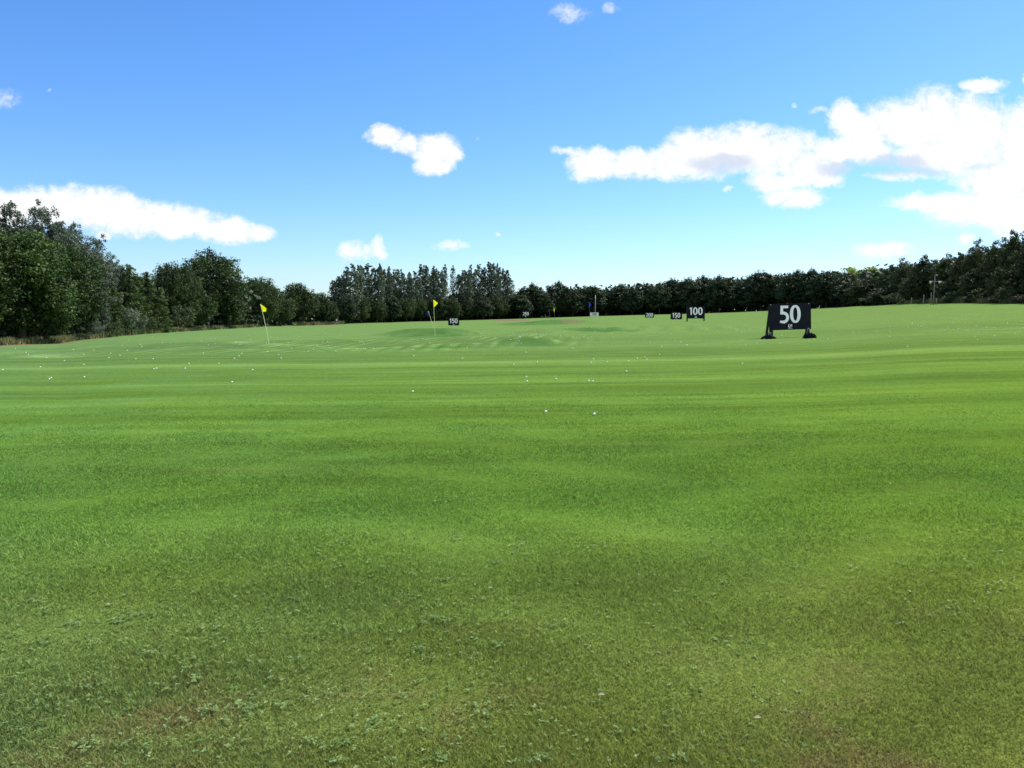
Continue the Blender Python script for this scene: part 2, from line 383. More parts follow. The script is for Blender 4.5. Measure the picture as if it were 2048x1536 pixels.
class Crown:
    def __init__(s, seed): s.P = []; s.T = []; s.g = np.random.default_rng(seed); s.cl = []
    def clump(s, c, rad, n, size, tint, up=0.3, flat=1.0):
        g = s.g; d = g.normal(size=(n, 3)); d /= np.linalg.norm(d, axis=1)[:, None] + 1e-9
        q = g.random(n) ** 0.45
        rad = np.array(rad) if hasattr(rad, '__len__') else np.array([rad, rad, rad * flat])
        p = np.array(c) + d * q[:, None] * rad
        nn = d + g.normal(size=(n, 3)) * 0.7 + np.array([0, 0, up]); nn /= np.linalg.norm(nn, axis=1)[:, None] + 1e-9
        a = np.cross(nn, g.normal(size=(n, 3))); a /= np.linalg.norm(a, axis=1)[:, None] + 1e-9
        b = np.cross(nn, a); sz = size * g.uniform(0.5, 1.2, n)[:, None]
        Q = np.stack([p - a * sz * .5, p + b * sz * .36, p + a * sz * .5, p - b * sz * .36], 1)
        s.P.append(Q.reshape(-1, 3)); s.T.append(np.repeat(np.clip(tint + g.normal(size=n) * 0.13, 0, 1), 4)); s.cl.append((tuple(c), float(rad[0])))
    def mesh(s, name, mat):
        V = np.concatenate(s.P); T = np.concatenate(s.T)
        return mesh_np(name, V, np.arange(len(V)).reshape(-1, 4), mat, False, {'tint': T})
def trunk_mesh(name, H, r0, targets, mat, top=0.7, seed=0, lean=0.0):
    g = random.Random(seed); b = MB(); pts = []; n = 7
    for i in range(n):
        t = i / (n - 1); pts.append((g.uniform(-.02, .02) * H * (t > 0) + lean * t * H, g.uniform(-.02, .02) * H * (t > 0), -0.3 * (i == 0) + t * H * top))
    b.tube(pts, [r0 * (1.25 if i == 0 else 1) * (1 - 0.85 * i / (n - 1)) for i in range(n)], 7)
    for (c, r) in targets:
        c = Vector(c); hz = min(c.z * g.uniform(0.45, 0.7), H * top * 0.9); t = hz / (H * top); k = min(int(t * (n - 1)), n - 2)
        p0 = Vector(pts[k]).lerp(Vector(pts[k + 1]), t * (n - 1) - k)
        mid = p0.lerp(c, 0.5) + Vector((g.uniform(-.3, .3), g.uniform(-.3, .3), 0.06 * H))
        rr = r0 * (1 - 0.8 * t) * 0.55
        b.tube([p0, mid, c], [rr, rr * 0.6, rr * 0.15], 5, False)
    return b.mesh(name, mat, True)
def lobed(seed, H, W, base, nl, per, size, dens=1.0, dome=1.0, jitter=0.16, inner=True, lean=0.0, spread=0.5, vert=1.0, rscale=1.0):
    """broad crown: lobes over a dome, each made of smaller clumps of leaves"""
    c = Crown(seed); g = c.g
    hc = H * (1 + base) / 2; hh = H * (1 - base) / 2
    for i in range(nl):
        # fibonacci directions over the sphere, jittered
        k = (i + 0.5) / nl; ph = math.acos(1 - 1.72 * k); th = math.pi * (1 + 5 ** 0.5) * i + g.normal() * 0.25
        q = spread + (1 - spread) * g.random()
        q = max(q, 0.62)
        d = np.array([math.sin(ph) * math.cos(th), math.sin(ph) * math.sin(th), math.cos(ph)])
        rl = W * 0.5 * g.uniform(0.26, 0.42) * rscale
        ctr = np.array([d[0] * (W / 2 - rl * .8) * q, d[1] * (W / 2 - rl * .8) * q, hc + d[2] * (hh - rl * .7 * vert) * (0.9 + jitter * g.normal() * 0.6)])
        lt = g.uniform(0.2, 0.75)
        for _ in range(per):
            dd = g.normal(size=3); dd /= np.linalg.norm(dd); cc = ctr + dd * rl * g.uniform(0.45, 1.0) * np.array([1, 1, vert * .85])
            c.clump(cc, rl * g.uniform(0.30, 0.5), int(34 * dens), size, np.clip(lt + g.normal() * 0.15, 0, 1), 0.35, 0.8)
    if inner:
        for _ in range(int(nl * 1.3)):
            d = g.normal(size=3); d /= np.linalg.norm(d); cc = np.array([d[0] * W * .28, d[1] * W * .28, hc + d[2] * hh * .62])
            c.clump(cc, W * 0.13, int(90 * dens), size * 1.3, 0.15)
    if lean:
        for P in c.P: P[:, 0] += lean * P[:, 2]
    return c
def pine_crown(seed, H, W, size, dens=1.0, base=0.03, tiers=13):
    c = Crown(seed); g = c.g
    for i in range(tiers):
        t = i / (tiers - 1); z = H * (base + (0.93 - base) * t)
        Rr = W / 2 * ((1 - t) ** 0.55 * 0.95 + 0.10) * g.uniform(0.8, 1.15) * (0.82 + 0.18 * min(1, t * 5))
        nb = max(3, int(9 * (1 - t) + 3))
        for k in range(nb):
            a = 6.283 * k / nb + g.random() * 1.0; q = g.uniform(0.55, 1.0)
            cc = np.array([math.cos(a) * Rr * q, math.sin(a) * Rr * q, z + g.normal() * H * 0.02 + 0.03 * H * q])
            r = W * g.uniform(0.09, 0.15) * (0.6 + 0.4 * (1 - t))
            c.clump(cc, [r * 1.15, r * 1.15, r * 0.62], int(44 * dens), size, np.clip(0.25 + 0.5 * g.random(), 0, 1), 0.8)
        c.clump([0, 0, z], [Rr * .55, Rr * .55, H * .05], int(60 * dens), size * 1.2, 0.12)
    for k in range(4):
        c.clump([g.normal() * W * .03, g.normal() * W * .03, H * (0.90 + 0.03 * k)], [W * .05 * (1.3 - .25 * k), W * .05 * (1.3 - .25 * k), H * .035], int(26 * dens), size * .7, 0.5)
    for k in range(7):     # upright candles
        a = g.random() * 6.28; q = g.uniform(.15, .42) * W; zt = H * (0.93 - 0.5 * q / W)
        c.clump([math.cos(a) * q, math.sin(a) * q, zt], [W * .03, W * .03, H * .05], int(20 * dens), size * .7, 0.5)
    return c
def poplar_crown(seed, H, W, size, cols=5, dens=1.0, base=0.16, sep=0.62):
    c = Crown(seed); g = c.g
    for k in range(cols):
        a = 6.283 * k / cols + g.random(); q = W / 2 * sep * g.uniform(0.4, 1.0) if cols > 1 else 0
        x0, y0 = math.cos(a) * q, math.sin(a) * q; top = H * g.uniform(0.84, 1.0); cw = W * (0.17 if cols > 1 else 0.36) * g.uniform(.8, 1.25)
        n = 24
        for i in range(n):
            t = i / (n - 1); z = H * base + (top - H * base) * t
            rr = cw * (math.sin(math.pi * min(1, 0.12 + t * 0.86)) ** 0.6)
            for _ in range(3):
                b = g.random() * 6.28; s = g.random() ** .5
                c.clump([x0 * (0.55 + 0.55 * t) + math.cos(b) * rr * s + W * .02 * math.sin(t * 7 + k), y0 + math.sin(b) * rr * s, z + g.normal() * H * .012], [rr * .42 + .1, rr * .42 + .1, rr * .6 + .12], int(26 * dens), size, np.clip(0.35 + 0.4 * g.random(), 0, 1), 0.4)
    return c
PROTO = {}
def proto(kind, crown, H, W, r0, mat, bark=BARK, nl=14, top=0.7, names=('crown', 'trunk')):
    PROTO.setdefault(kind, []).append(dict(H=H, W=W, crown=crown.mesh(kind + '_crown', mat),
        trunk=trunk_mesh(kind + '_trunk', H, r0, [c for c in crown.cl[::max(1, len(crown.cl) // nl)]], bark, top, hash(kind) % 97 if False else len(kind))))
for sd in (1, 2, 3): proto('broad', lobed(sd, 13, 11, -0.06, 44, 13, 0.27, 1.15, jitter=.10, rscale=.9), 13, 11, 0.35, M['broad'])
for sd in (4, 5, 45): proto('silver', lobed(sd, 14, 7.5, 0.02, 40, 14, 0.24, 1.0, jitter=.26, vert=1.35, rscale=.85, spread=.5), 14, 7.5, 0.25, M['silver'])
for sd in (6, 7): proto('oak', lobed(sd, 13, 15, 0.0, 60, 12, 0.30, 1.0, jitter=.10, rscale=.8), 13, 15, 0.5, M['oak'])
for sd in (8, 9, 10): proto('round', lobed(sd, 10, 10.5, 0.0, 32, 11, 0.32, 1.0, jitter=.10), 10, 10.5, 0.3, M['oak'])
for sd in (11, 12, 13, 14):
    _c = poplar_crown(sd, 16.2, 8.0, 0.42, 5 + sd % 2, 0.62, 0.10, 0.75); _l = lobed(sd + 60, 16.6, 7.4, 0.30, 22, 8, 0.40, 0.7, jitter=.3, vert=1.7, rscale=.7, inner=False)
    _c.P += _l.P; _c.T += _l.T; _c.cl += _l.cl
    proto('poplar', _c, 17, 7.5, 0.25, M['poplar'])
for sd in (15,): proto('slim', poplar_crown(sd, 17, 4.0, 0.40, 1, 0.7, 0.30), 17, 4.0, 0.16, M['poplar'])
for sd in (16, 17, 18, 19, 20, 46):
    _c = lobed(sd, 11.3, 9, 0.0, 22, 11, 0.42, 1.1, jitter=.3, vert=1.25)
    for _k in range(17):
        _g = _c.g; _a = _g.random() * 6.28; _q = _g.uniform(0, .36) * 9; _z = 11.4 - 4.2 * (_q / 3.4) ** 2 * _g.uniform(.6, 1.1)
        _c.clump([math.cos(_a) * _q, math.sin(_a) * _q, _z], [.26, .26, _g.uniform(.6, 1.3)], 26, 0.30, 0.45)
        _c.clump([math.cos(_a) * _q, math.sin(_a) * _q, _z - .8], [.9, .9, .7], 50, 0.38, 0.4)
    proto('pine', _c, 12, 9.0, 0.2, M['pine'])
for sd in (21, 22, 23): proto('mixed', lobed(sd, 13, 10, 0.0, 24, 11, 0.36, 1.1, jitter=.22, vert=1.2), 13, 10, 0.25, M['birch'])
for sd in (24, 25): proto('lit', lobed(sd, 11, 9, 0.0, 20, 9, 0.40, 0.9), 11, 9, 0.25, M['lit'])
for sd in (26, 27, 28): proto('scrub', lobed(sd, 3, 3.8, 0.0, 14, 8, 0.15, 0.9, inner=False), 3, 3.8, 0.05, M['scrub'], top=0.5)
for sd in (29, 30): proto('spruce', pine_crown(sd, 12, 6.0, 0.26, 1.6, 0.0, 18), 12, 6.0, 0.18, M['broad'])
for sd in (31, 32): proto('bracken', lobed(sd, 2, 4.4, 0.0, 14, 8, 0.16, 0.9, inner=False), 2, 4.4, 0.03, M['bracken'], top=0.4)
for sd in (33,): proto('silvershrub', lobed(sd, 4, 4.4, 0.0, 18, 9, 0.16, 0.9, inner=False, vert=1.2), 4, 4.4, 0.06, M['silver'], top=0.5)
NAME = dict(broad='broadleaf_tree', silver='willow_tree', oak='oak_tree', round='broadleaf_tree', poplar='poplar_tree', slim='poplar_tree', pine='pine_tree',
            mixed='broadleaf_tree', lit='broadleaf_tree', scrub='shrub', spruce='spruce_tree', bracken='bracken_bush', silvershrub='willow_shrub')
GRP = dict(broad='tall trees along the left edge', silver='silvery willows behind the left edge', oak='dark trees of the left edge', round='dark trees of the left edge',
           poplar='tall poplars at the far end', slim='tall poplars at the far end', pine='pines along the far edge', mixed='trees of the wood on the right',
           lit='yellow green treetops', scrub='shrubs at the field edge', spruce='spruces along the left edge', bracken='brown bushes on the right', silvershrub='shrubs at the field edge')
used = {}
def plant(kind, px, top, back, wpx, label, row=None, sink=0.0):
    """stands at azimuth of px, `back` metres beyond the field edge; top of the crown on the sight line of `top`"""
    d = ray(px, HROW); a = math.atan2(d[0], d[1]); r = float(Dedge(a)) + back
    p = at_az(px, r); h = top_height(px, top, p); k = used.get(kind, 0); used[kind] = k + 1
    pr = PROTO[kind][k % len(PROTO[kind])]; w = wpx / FPX * p.y
    nm = NAME[kind]; g = random.Random(int(px * 7 + top))
    root = empty(nm, (p.x, p.y, p.z - sink), g.uniform(0, 6.28)); root.scale = (w / pr['W'], w / pr['W'], (h + sink) / pr['H'])
    cr = link('crown', pr['crown'], root); tr = link('trunk', pr['trunk'], root)
    if kind in ('scrub', 'bracken', 'silvershrub'): cr.name = 'foliage'; tr.name = 'stem'
    tag(root, label, 'shrub' if kind in ('scrub', 'silvershrub', 'bracken') else 'tree', GRP[kind])
    return root
exec_trees = [
 # left wall
 ('silver', -60, 400, 16, 150, 'silvery willow crown poking up at the far left corner above the dark broadleaf tree'),
 ('silver', 36, 402, 14, 130, 'tallest silvery willow top against the white cloud on the far left'),
 ('silver', 78, 416, 15, 104, 'silvery willow top just right of the tallest willow on the far left'),
 ('silver', 120, 411, 13, 118, 'silvery willow with two pointed tops left of where the skyline drops to the cloud'),
 ('silver', 158, 444, 14, 96, 'grey green willow on the falling skyline beside the small cloud'),
 ('silver', 200, 478, 12, 90, 'loose silvery willow halfway down the falling skyline on the left'),
 ('silver', 230, 503, 14, 76, 'lowest silvery willow on the falling skyline left of the spruces'),
 ('broad', -90, 440, 3, 260, 'dark broadleaf tree cut by the left picture edge'),
 ('broad', 40, 440, 3, 250, 'huge dark green broadleaf tree at the far left reaching down to the rough grass'),
 ('broad', 140, 474, 4, 170, 'big broadleaf tree with yellow green patches right of the huge far left tree'),
 ('broad', 90, 520, 1, 150, 'lower dark broadleaf tree overhanging the rough grass on the far left'),
 ('silver', 195, 540, 3, 64, 'pale grey willow in front of the dark trees above the reddish bank end'),
 ('spruce', 228, 575, 3, 62, 'short dark spruce left of the round silvery shrub'),
 ('spruce', 262, 528, 8, 74, 'tall green spruce behind the round silvery shrub'),
 ('spruce', 296, 545, 5, 60, 'green spruce between the silvery shrub and the oak'),
 ('spruce', 322, 575, 1, 44, 'narrow dark spruce in front of the left side of the oak'),
 ('round', 285, 538, 14, 60, 'small round treetop on the skyline left of the oak'),
 # oak group
 ('oak', 352, 516, 9, 118, 'dark rounded left half of the great oak clump'),
 ('oak', 422, 493, 12, 172, 'great dark oak with sky gaps in its high crown left of the first yellow flag'),
 ('round', 385, 570, 4, 110, 'low dark tree under the left of the great oak'),
 ('round', 450, 585, 4, 100, 'low dark tree under the right of the great oak'),
 ('oak', 520, 548, 9, 104, 'lower dark oak above the first yellow flag'),
 ('round', 560, 590, 3, 70, 'low dark tree right behind the first yellow flag'),
 ('round', 597, 563, 5, 92, 'dark round tree with a domed top right of the first yellow flag'),
 ('round', 638, 581, 8, 70, 'smaller dark tree between the domed tree and the poplars'),
 ('round', 660, 600, 5, 50, 'low tree with a pale patch left of the leftmost poplar'),
 # poplars
 ('poplar', 680, 545, 16, 44, 'wispy poplar at the left end of the poplar row'),
 ('poplar', 704, 526, 8, 66, 'leftmost full poplar, broad and dark'),
 ('poplar', 738, 522, 12, 64, 'tall dense poplar right of the leftmost full poplar'),
 ('poplar', 768, 528, 10, 46, 'poplar below the small split cloud'),
 ('poplar', 796, 530, 14, 50, 'loose poplar left of the second yellow flag'),
 ('poplar', 824, 542, 10, 40, 'shorter poplar just left of the second yellow flag'),
 ('poplar', 850, 524, 12, 56, 'tall poplar straight above the blue flag'),
 ('poplar', 878, 532, 9, 40, 'poplar straight above the second yellow flag'),
 ('slim', 890, 528, 14, 26, 'narrow poplar left of the gap in the poplar row'),
 ('slim', 906, 530, 10, 22, 'thin wispy poplar standing alone in the gap of the poplar row'),
 ('poplar', 930, 532, 8, 44, 'poplar right of the gap above the left 150 board'),
 ('poplar', 954, 526, 12, 50, 'full poplar in the right cluster of the poplar row'),
 ('poplar', 982, 519, 10, 48, 'highest poplar in the right cluster of the poplar row'),
 ('poplar', 1006, 532, 13, 40, 'loose greyish poplar near the right end of the row'),
 ('slim', 1022, 556, 12, 28, 'last small poplar at the right end of the row'),
]
under = [690, 722, 752, 784, 812, 842, 872, 902, 934, 966, 998]
for i, px in enumerate(under):
    t = 590 + (i * 37 % 11) - 3
    names = ['at the left end of the poplars', 'below the leftmost full poplar', 'below the tall dense poplar', 'left of the blue flag, second from it', 'just left of the blue flag', 'behind the blue flag', 'behind the second yellow flag', 'behind the left 150 board', 'just right of the left 150 board', 'two trees right of the left 150 board', 'just left of the 250 board']
    exec_trees.append(('round' if i % 3 else 'pine', px, t, 3 + (i % 3) * 2, 52, 'low dark tree in the shade ' + names[i]))
# pines of the far edge, front row
pines = [(1040, 588, 44), (1064, 564, 50), (1090, 582, 38), (1118, 563, 50), (1146, 575, 44), (1172, 577, 40), (1186, 569, 44), (1214, 578, 44), (1240, 568, 48), (1264, 572, 40), (1290, 566, 52), (1318, 565, 44),
         (1346, 552, 56), (1378, 554, 48), (1408, 549, 58), (1438, 552, 48), (1466, 556, 48), (1494, 549, 54), (1522, 540, 62), (1558, 545, 58), (1590, 541, 60), (1620, 537, 58), (1652, 538, 56), (1684, 545, 50), (1712, 556, 60), (1742, 556, 64)]
lm = [(1052, 'the black 250 board'), (1107, 'the far small yellow flag'), (1190, 'the white 300 board'), (1298, 'the 200 board'), (1352, 'the right 150 board'), (1392, 'the 100 board'), (1580, 'the 50 board')]
ordn = ['first', 'second', 'third', 'fourth', 'fifth', 'sixth', 'seventh']
cnt = {}; lab = [None] * len(pines)
for side in (1, -1):
    seq = range(len(pines)) if side == 1 else range(len(pines) - 1, -1, -1)
    for i in seq:
        px = pines[i][0]; near = min(lm, key=lambda q: abs(q[0] - px))
        if (px - near[0]) * side > 0:
            k = cnt.get((near[1], side), 0); cnt[(near[1], side)] = k + 1
            lab[i] = '%s dark pine %s %s at the far edge' % (ordn[k], 'right of' if side == 1 else 'left of', near[1])
        elif px == near[0]: lab[i] = 'dark pine straight behind ' + near[1]
for i, (px, t, w) in enumerate(pines): exec_trees.append(('pine', px, t + (i * 7 % 5) - 2, 5 + (i * 5 % 9), w * 1.5, lab[i]))
exec_trees += [
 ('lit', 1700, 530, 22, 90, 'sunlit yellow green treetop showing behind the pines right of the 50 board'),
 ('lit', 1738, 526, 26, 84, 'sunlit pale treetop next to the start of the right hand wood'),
 ('mixed', 1722, 560, 6, 70, 'green tree in front of the sunlit treetops right of the 50 board'),
 ('mixed', 1764, 575, 1, 62, 'lower rounded green tree where the pine row meets the right hand wood'),
 ('scrub', 1785, 585, 0, 50, 'dark bush at the field edge where the pine row ends'),
 ('scrub', 1745, 590, 1, 50, 'dark bush at the field edge under the green trees right of the 50 board'),
 ('mixed', 1775, 526, 16, 60, 'tree on the rising skyline where the right hand wood begins'),
 ('mixed', 1808, 516, 14, 64, 'second tree on the rising skyline of the right hand wood'),
 ('mixed', 1848, 506, 10, 66, 'tree with a bump on the skyline left of the tall pale pole'),
 ('mixed', 1820, 548, 3, 60, 'dim grey green tree left of the tall pale pole'),
 ('mixed', 1886, 508, 12, 66, 'brownish tree right of the tall pale pole'),
 ('mixed', 1896, 555, 5, 56, 'lower drooping tree just right of the tall pale pole'),
 ('mixed', 1922, 498, 10, 66, 'dark tree above the brown bushes on the right'),
 ('mixed', 1952, 480, 12, 70, 'tree with a raised top where the right skyline steps up'),
 ('mixed', 1985, 476, 12, 64, 'tree just left of the highest tree on the right'),
 ('mixed', 2022, 452, 12, 74, 'highest dark tree at the right picture edge with open branches'),
 ('mixed', 2070, 450, 10, 100, 'dark tree cut by the right picture edge'),
 ('mixed', 1950, 535, 4, 76, 'dark lower tree behind the middle brown bush on the right'),
 ('mixed', 2005, 530, 5, 76, 'dark lower tree behind the rounded green shrub near the right edge'),
 ('mixed', 2130, 470, 8, 130, 'large dark tree beyond the right picture edge'),
 ('scrub', 1912, 580, 1, 60, 'dark low shrub right of the tall pale pole at the field edge'),
 ('scrub', 1958, 576, 1, 56, 'grey green rounded shrub in the middle of the brown bushes'),
 ('scrub', 2012, 569, 2, 62, 'largest green rounded shrub near the right picture edge'),
 ('bracken', 1900, 594, -1, 50, 'brown bracken bush nearest the tall pale pole'),
 ('bracken', 1944, 592, -1, 52, 'brown bracken bush below the grey green rounded shrub'),
 ('bracken', 1990, 594, -1, 56, 'brown bracken bush below the largest green shrub'),
 ('bracken', 2042, 588, -1, 56, 'brown bracken bush at the right picture edge'),
 ('silvershrub', 262, 611, -1.5, 70, 'round silvery willow shrub at the rough grass edge on the left'),
 ('silvershrub', 188, 634, -2, 36, 'small pale shrub left of the round silvery shrub'),
 ('scrub', 365, 606, -1, 60, 'grey green bush with upright shoots below the great oak'),
 ('scrub', 232, 640, -2, 40, 'low green bush just left of the round silvery shrub'),
 ('scrub', 300, 630, -1, 44, 'leafy green bush just right of the round silvery shrub'),
]
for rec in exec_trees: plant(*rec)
# ---- the mass of the wood behind the rows (one stuff object)
def woodland():
    SK = [(-300, 480), (0, 480), (100, 490), (160, 520), (220, 560), (300, 580), (420, 560), (520, 590), (640, 608), (700, 596), (1020, 594), (1100, 584), (1300, 578), (1450, 566), (1600, 554), (1700, 556), (1800, 538), (1900, 530), (1960, 505), (2048, 490), (2350, 480)]
    c = Crown(77); g = c.g
    for i in range(900):
        px = g.uniform(-300, 2350); d = ray(px, HROW); a = math.atan2(d[0], d[1]); r = float(Dedge(a)) + g.uniform(14, 24)
        p = at_az(px, r); h = top_height(px, float(np.interp(px, [s[0] for s in SK], [s[1] for s in SK])), p)
        for k in range(5):
            s = r / 250.0
            c.clump([p.x, p.y, p.z + h * (k + g.random()) / 5.4], [3.2 * s + .8, 2.0, 2.4 * s + .6], 26, 0.5 + 0.9 * s, g.uniform(0, .4), 0.3)
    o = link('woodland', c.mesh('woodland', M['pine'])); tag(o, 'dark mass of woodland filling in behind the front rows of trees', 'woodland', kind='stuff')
woodland()
# ---- tall rough grass along the left edge and scrubby edge on the right
def rough():
    m, nt, b = new_mat('rough_grass')
    at = nt.new('ShaderNodeAttribute'); at.attribute_name = 'tint'
    c = nt.ramp(at.outputs['Fac'], [(0, (0.035, 0.065, 0.018)), (0.4, (0.085, 0.115, 0.035)), (0.7, (0.165, 0.18, 0.060)), (1.0, (0.30, 0.275, 0.12))])
    nt.put(b.inputs['Base Color'], c); b.inputs['Roughness'].default_value = 0.8
    V = []; T = []; g = RNG
    def strip(p0, p1, n, d0, d1, h0, h1, t0, w=0.03):
        px = g.uniform(p0, p1, n); az = np.arctan((px - 1024) / FPX); D = Dedge(az)
        r = D + g.uniform(0, 1, n) * (d1 - d0) + d0; x = r * np.sin(az); y = r * np.cos(az); z = height(x, y)
        cl = 0.5 + 0.5 * np.sin(px * 0.055 + 1.3 * np.sin(px * 0.021)) * np.sin(r * 1.1 + px * 0.03)
        h = (h0 + (h1 - h0) * g.random(n)) * (0.5 + 0.8 * cl)
        t = np.clip(t0 + 0.55 * (0.5 + 0.5 * np.sin(px * 0.034 + r * 0.5)) - 0.25 + g.normal(size=n) * 0.16, 0, 1)
        a = g.uniform(0, 6.28, n); wd = w * g.uniform(.5, 1.4, n) * r / 70; la = g.uniform(0, 6.28, n); le = h * g.uniform(.05, .5, n)
        B = np.stack([x, y, z - 0.03], -1); W = np.stack([np.cos(a) * wd, np.sin(a) * wd, 0 * wd], -1); Tt = np.stack([np.cos(la) * le, np.sin(la) * le, h], -1)
        V.append(np.stack([B - W, B + W, B + Tt], 1).reshape(-1, 3)); T.append(np.repeat(t, 3))
    strip(-250, 250, 46000, 0.0, 5, 0.15, 0.5, 0.48)
    strip(230, 520, 28000, -0.5, 6, 0.18, 0.55, 0.50)
    strip(590, 690, 6000, -1, 6, 0.3, 0.9, 0.60, 0.04)
    strip(1790, 1880, 5000, -1, 4, 0.3, 0.9, 0.35, 0.03)
    strip(1850, 2200, 22000, -1, 3, 0.4, 1.1, 0.3, 0.04)
    V = np.concatenate(V); T = np.concatenate(T)
    o = link('rough_grass', mesh_np('rough_grass', V, np.arange(len(V)).reshape(-1, 3), m, False, {'tint': T}))
    tag(o, 'tall dry rough grass between the mown field and the trees', 'rough grass', kind='stuff')
rough()
# ------------------------------------------------------------------ distance boards
def ribbon(path, w):
    P = [Vector((p[0], p[1], 0)) for p in path]; V = []
    for i, p in enumerate(P):
        t = (P[min(i + 1, len(P) - 1)] - P[max(i - 1, 0)]).normalized(); n = Vector((-t.y, t.x, 0))
        ww = (w[i] if hasattr(w, '__len__') else w) / 2; V += [p + n * ww, p - n * ww]
    return [(v.x, v.y) for v in V], [(2*i, 2*i+1, 2*i+3, 2*i+2) for i in range(len(P) - 1)]
def arc(cx, cy, rx, ry, a0, a1, n=18): return [(cx + rx * math.cos(R(a0 + (a1 - a0) * i / n)), cy + ry * math.sin(R(a0 + (a1 - a0) * i / n))) for i in range(n + 1)]
def glyph(ch):
    """pieces in a box of height 1 centred on the origin"""
    S = 0.155
    if ch == '0':
        n = 40; V = []; F = []
        for i in range(n):
            a = 2 * math.pi * i / n; c, s = math.cos(a), math.sin(a)
            e = lambda v: math.copysign(abs(v) ** 0.92, v)
            V += [(0.31 * e(c), 0.515 * e(s)), (0.125 * e(c), 0.385 * e(s))]
        for i in range(n): j = (i + 1) % n; F.append((2*i, 2*i+1, 2*j+1, 2*j))
        return [(V, F)], 0.68
    if ch == '5':
        return [ribbon([(-0.215, 0.425), (0.235, 0.425)], 0.15), ribbon([(-0.135, 0.35), (-0.155, 0.0)], 0.155),
                ribbon([(-0.23, 0.06), (-0.08, 0.085)] + arc(-0.035, -0.185, 0.225, 0.255, 88, -95, 20) + [(-0.16, -0.435), (-0.25, -0.405)], [0.06, .14] + [S + 0.01] * 21 + [S - .02, S - .02])], 0.60
    if ch == '1':
        return [ribbon([(0.02, -0.5), (0.02, 0.5)], 0.175), ribbon([(-0.19, 0.30), (-0.065, 0.40)], 0.16)], 0.46
    if ch == '2':
        return [ribbon([(-0.24, 0.37)] + arc(-0.01, 0.20, 0.20, 0.225, 120, -30, 14) + [(0.05, -0.08), (-0.17, -0.36)], S), ribbon([(-0.26, -0.425), (0.26, -0.425)], 0.15)], 0.60
    if ch == '3':
        return [ribbon([(-0.23, 0.40)] + arc(-0.03, 0.235, 0.19, 0.19, 110, -90, 14), S - .01), ribbon(arc(-0.03, -0.195, 0.22, 0.235, 90, -105, 16) + [(-0.24, -0.39)], S - .01)], 0.60
def put_flat(mb, V2, F, sc, ox, oz, y, th=0.006):
    n = len(V2)
    V = [(ox + x * sc, y, oz + z * sc) for x, z in V2] + [(ox + x * sc, y + th, oz + z * sc) for x, z in V2]
    FF = [f for f in F] + [tuple(n + i for i in reversed(f)) for f in F]
    ed = {}
    for f in F:
        for i in range(len(f)):
            a, b = f[i], f[(i + 1) % len(f)]
            if (b, a) in ed: del ed[(b, a)]
            else: ed[(a, b)] = 1
    FF += [(a, n + a, n + b, b) for a, b in ed]
    mb.add(V, FF)
def numerals(text, hgt, cx, cz, y, sp=1.0):
    mb = MB(); G = [glyph(c) for c in text]; tot = sum(g[1] for g in G) * sp; x = cx - tot * hgt / 2; k = 0
    for parts, adv in G:
        x += adv * sp * hgt / 2
        for V, F in parts: put_flat(mb, V, F, hgt, x, cz, y - 0.0012 * k, 0.006 + 0.0012 * k); k = (k + 1) % 4
        x += adv * sp * hgt / 2
    return mb
def emblem(cx, cz, s, y):
    mb = MB()
    a = arc(0, 0.0, 0.42, 0.40, 100, 290, 18); w = [0.05 + 0.17 * math.sin(math.pi * i / 18) for i in range(19)]
    put_flat(mb, *ribbon(a, w), s, cx, cz, y)
    b = [(-0.05, -0.18), (0.10, -0.02), (0.22, 0.16), (0.36, 0.26), (0.48, 0.16)]
    put_flat(mb, *ribbon(b, [.06, .2, .24, .2, .05]), s, cx, cz, y - 0.0015)
    put_flat(mb, *ribbon([(0.16, -0.36), (0.36, -0.22), (0.45, -0.02)], [.05, .12, .04]), s, cx, cz, y)
    for k in range(6): put_flat(mb, *ribbon([(-0.46 + k * 0.165, -0.66), (-0.345 + k * 0.165, -0.66)], 0.085), s, cx, cz, y)
    return mb
BLACK = simple('black_board_paint', (0.009, 0.011, 0.017), 0.7, 0.15, 3, 0.12)
_n = NT(BLACK.node_tree); _bb = _n.N['Principled BSDF']; _vo = _n.new('ShaderNodeTexVoronoi'); _vo.inputs['Scale'].default_value = 7.0
_ob = _n.new('ShaderNodeTexCoord').outputs['Object']; _n.put(_vo.inputs['Vector'], _ob)
_dn = _n.noise(_ob, 2.2, 6, 0.7); _df = _n.math('MULTIPLY', _n.math('LESS_THAN', _vo.outputs['Distance'], 0.13), _n.maprange(_dn, .45, .6, 0, .5))
_bc = _bb.inputs['Base Color'].links[0].from_socket
_n.put(_bb.inputs['Base Color'], _n.mix(_n.math('MAXIMUM', _df, _n.maprange(_dn, .5, .8, 0, .35)), _bc, (0.045, 0.048, 0.05)))
BLACKM = simple('black_post_paint', (0.008, 0.009, 0.012), 0.5, 0.2, 6)
WHITE = simple('white_vinyl', (0.90, 0.90, 0.90), 0.5, 0.05, 5)
OFFW = simple('white_board_paint', (0.72, 0.72, 0.70), 0.6, 0.1, 4)
GREYM = simple('galvanised_metal', (0.30, 0.31, 0.32), 0.5, 0.15, 6, 0.5)
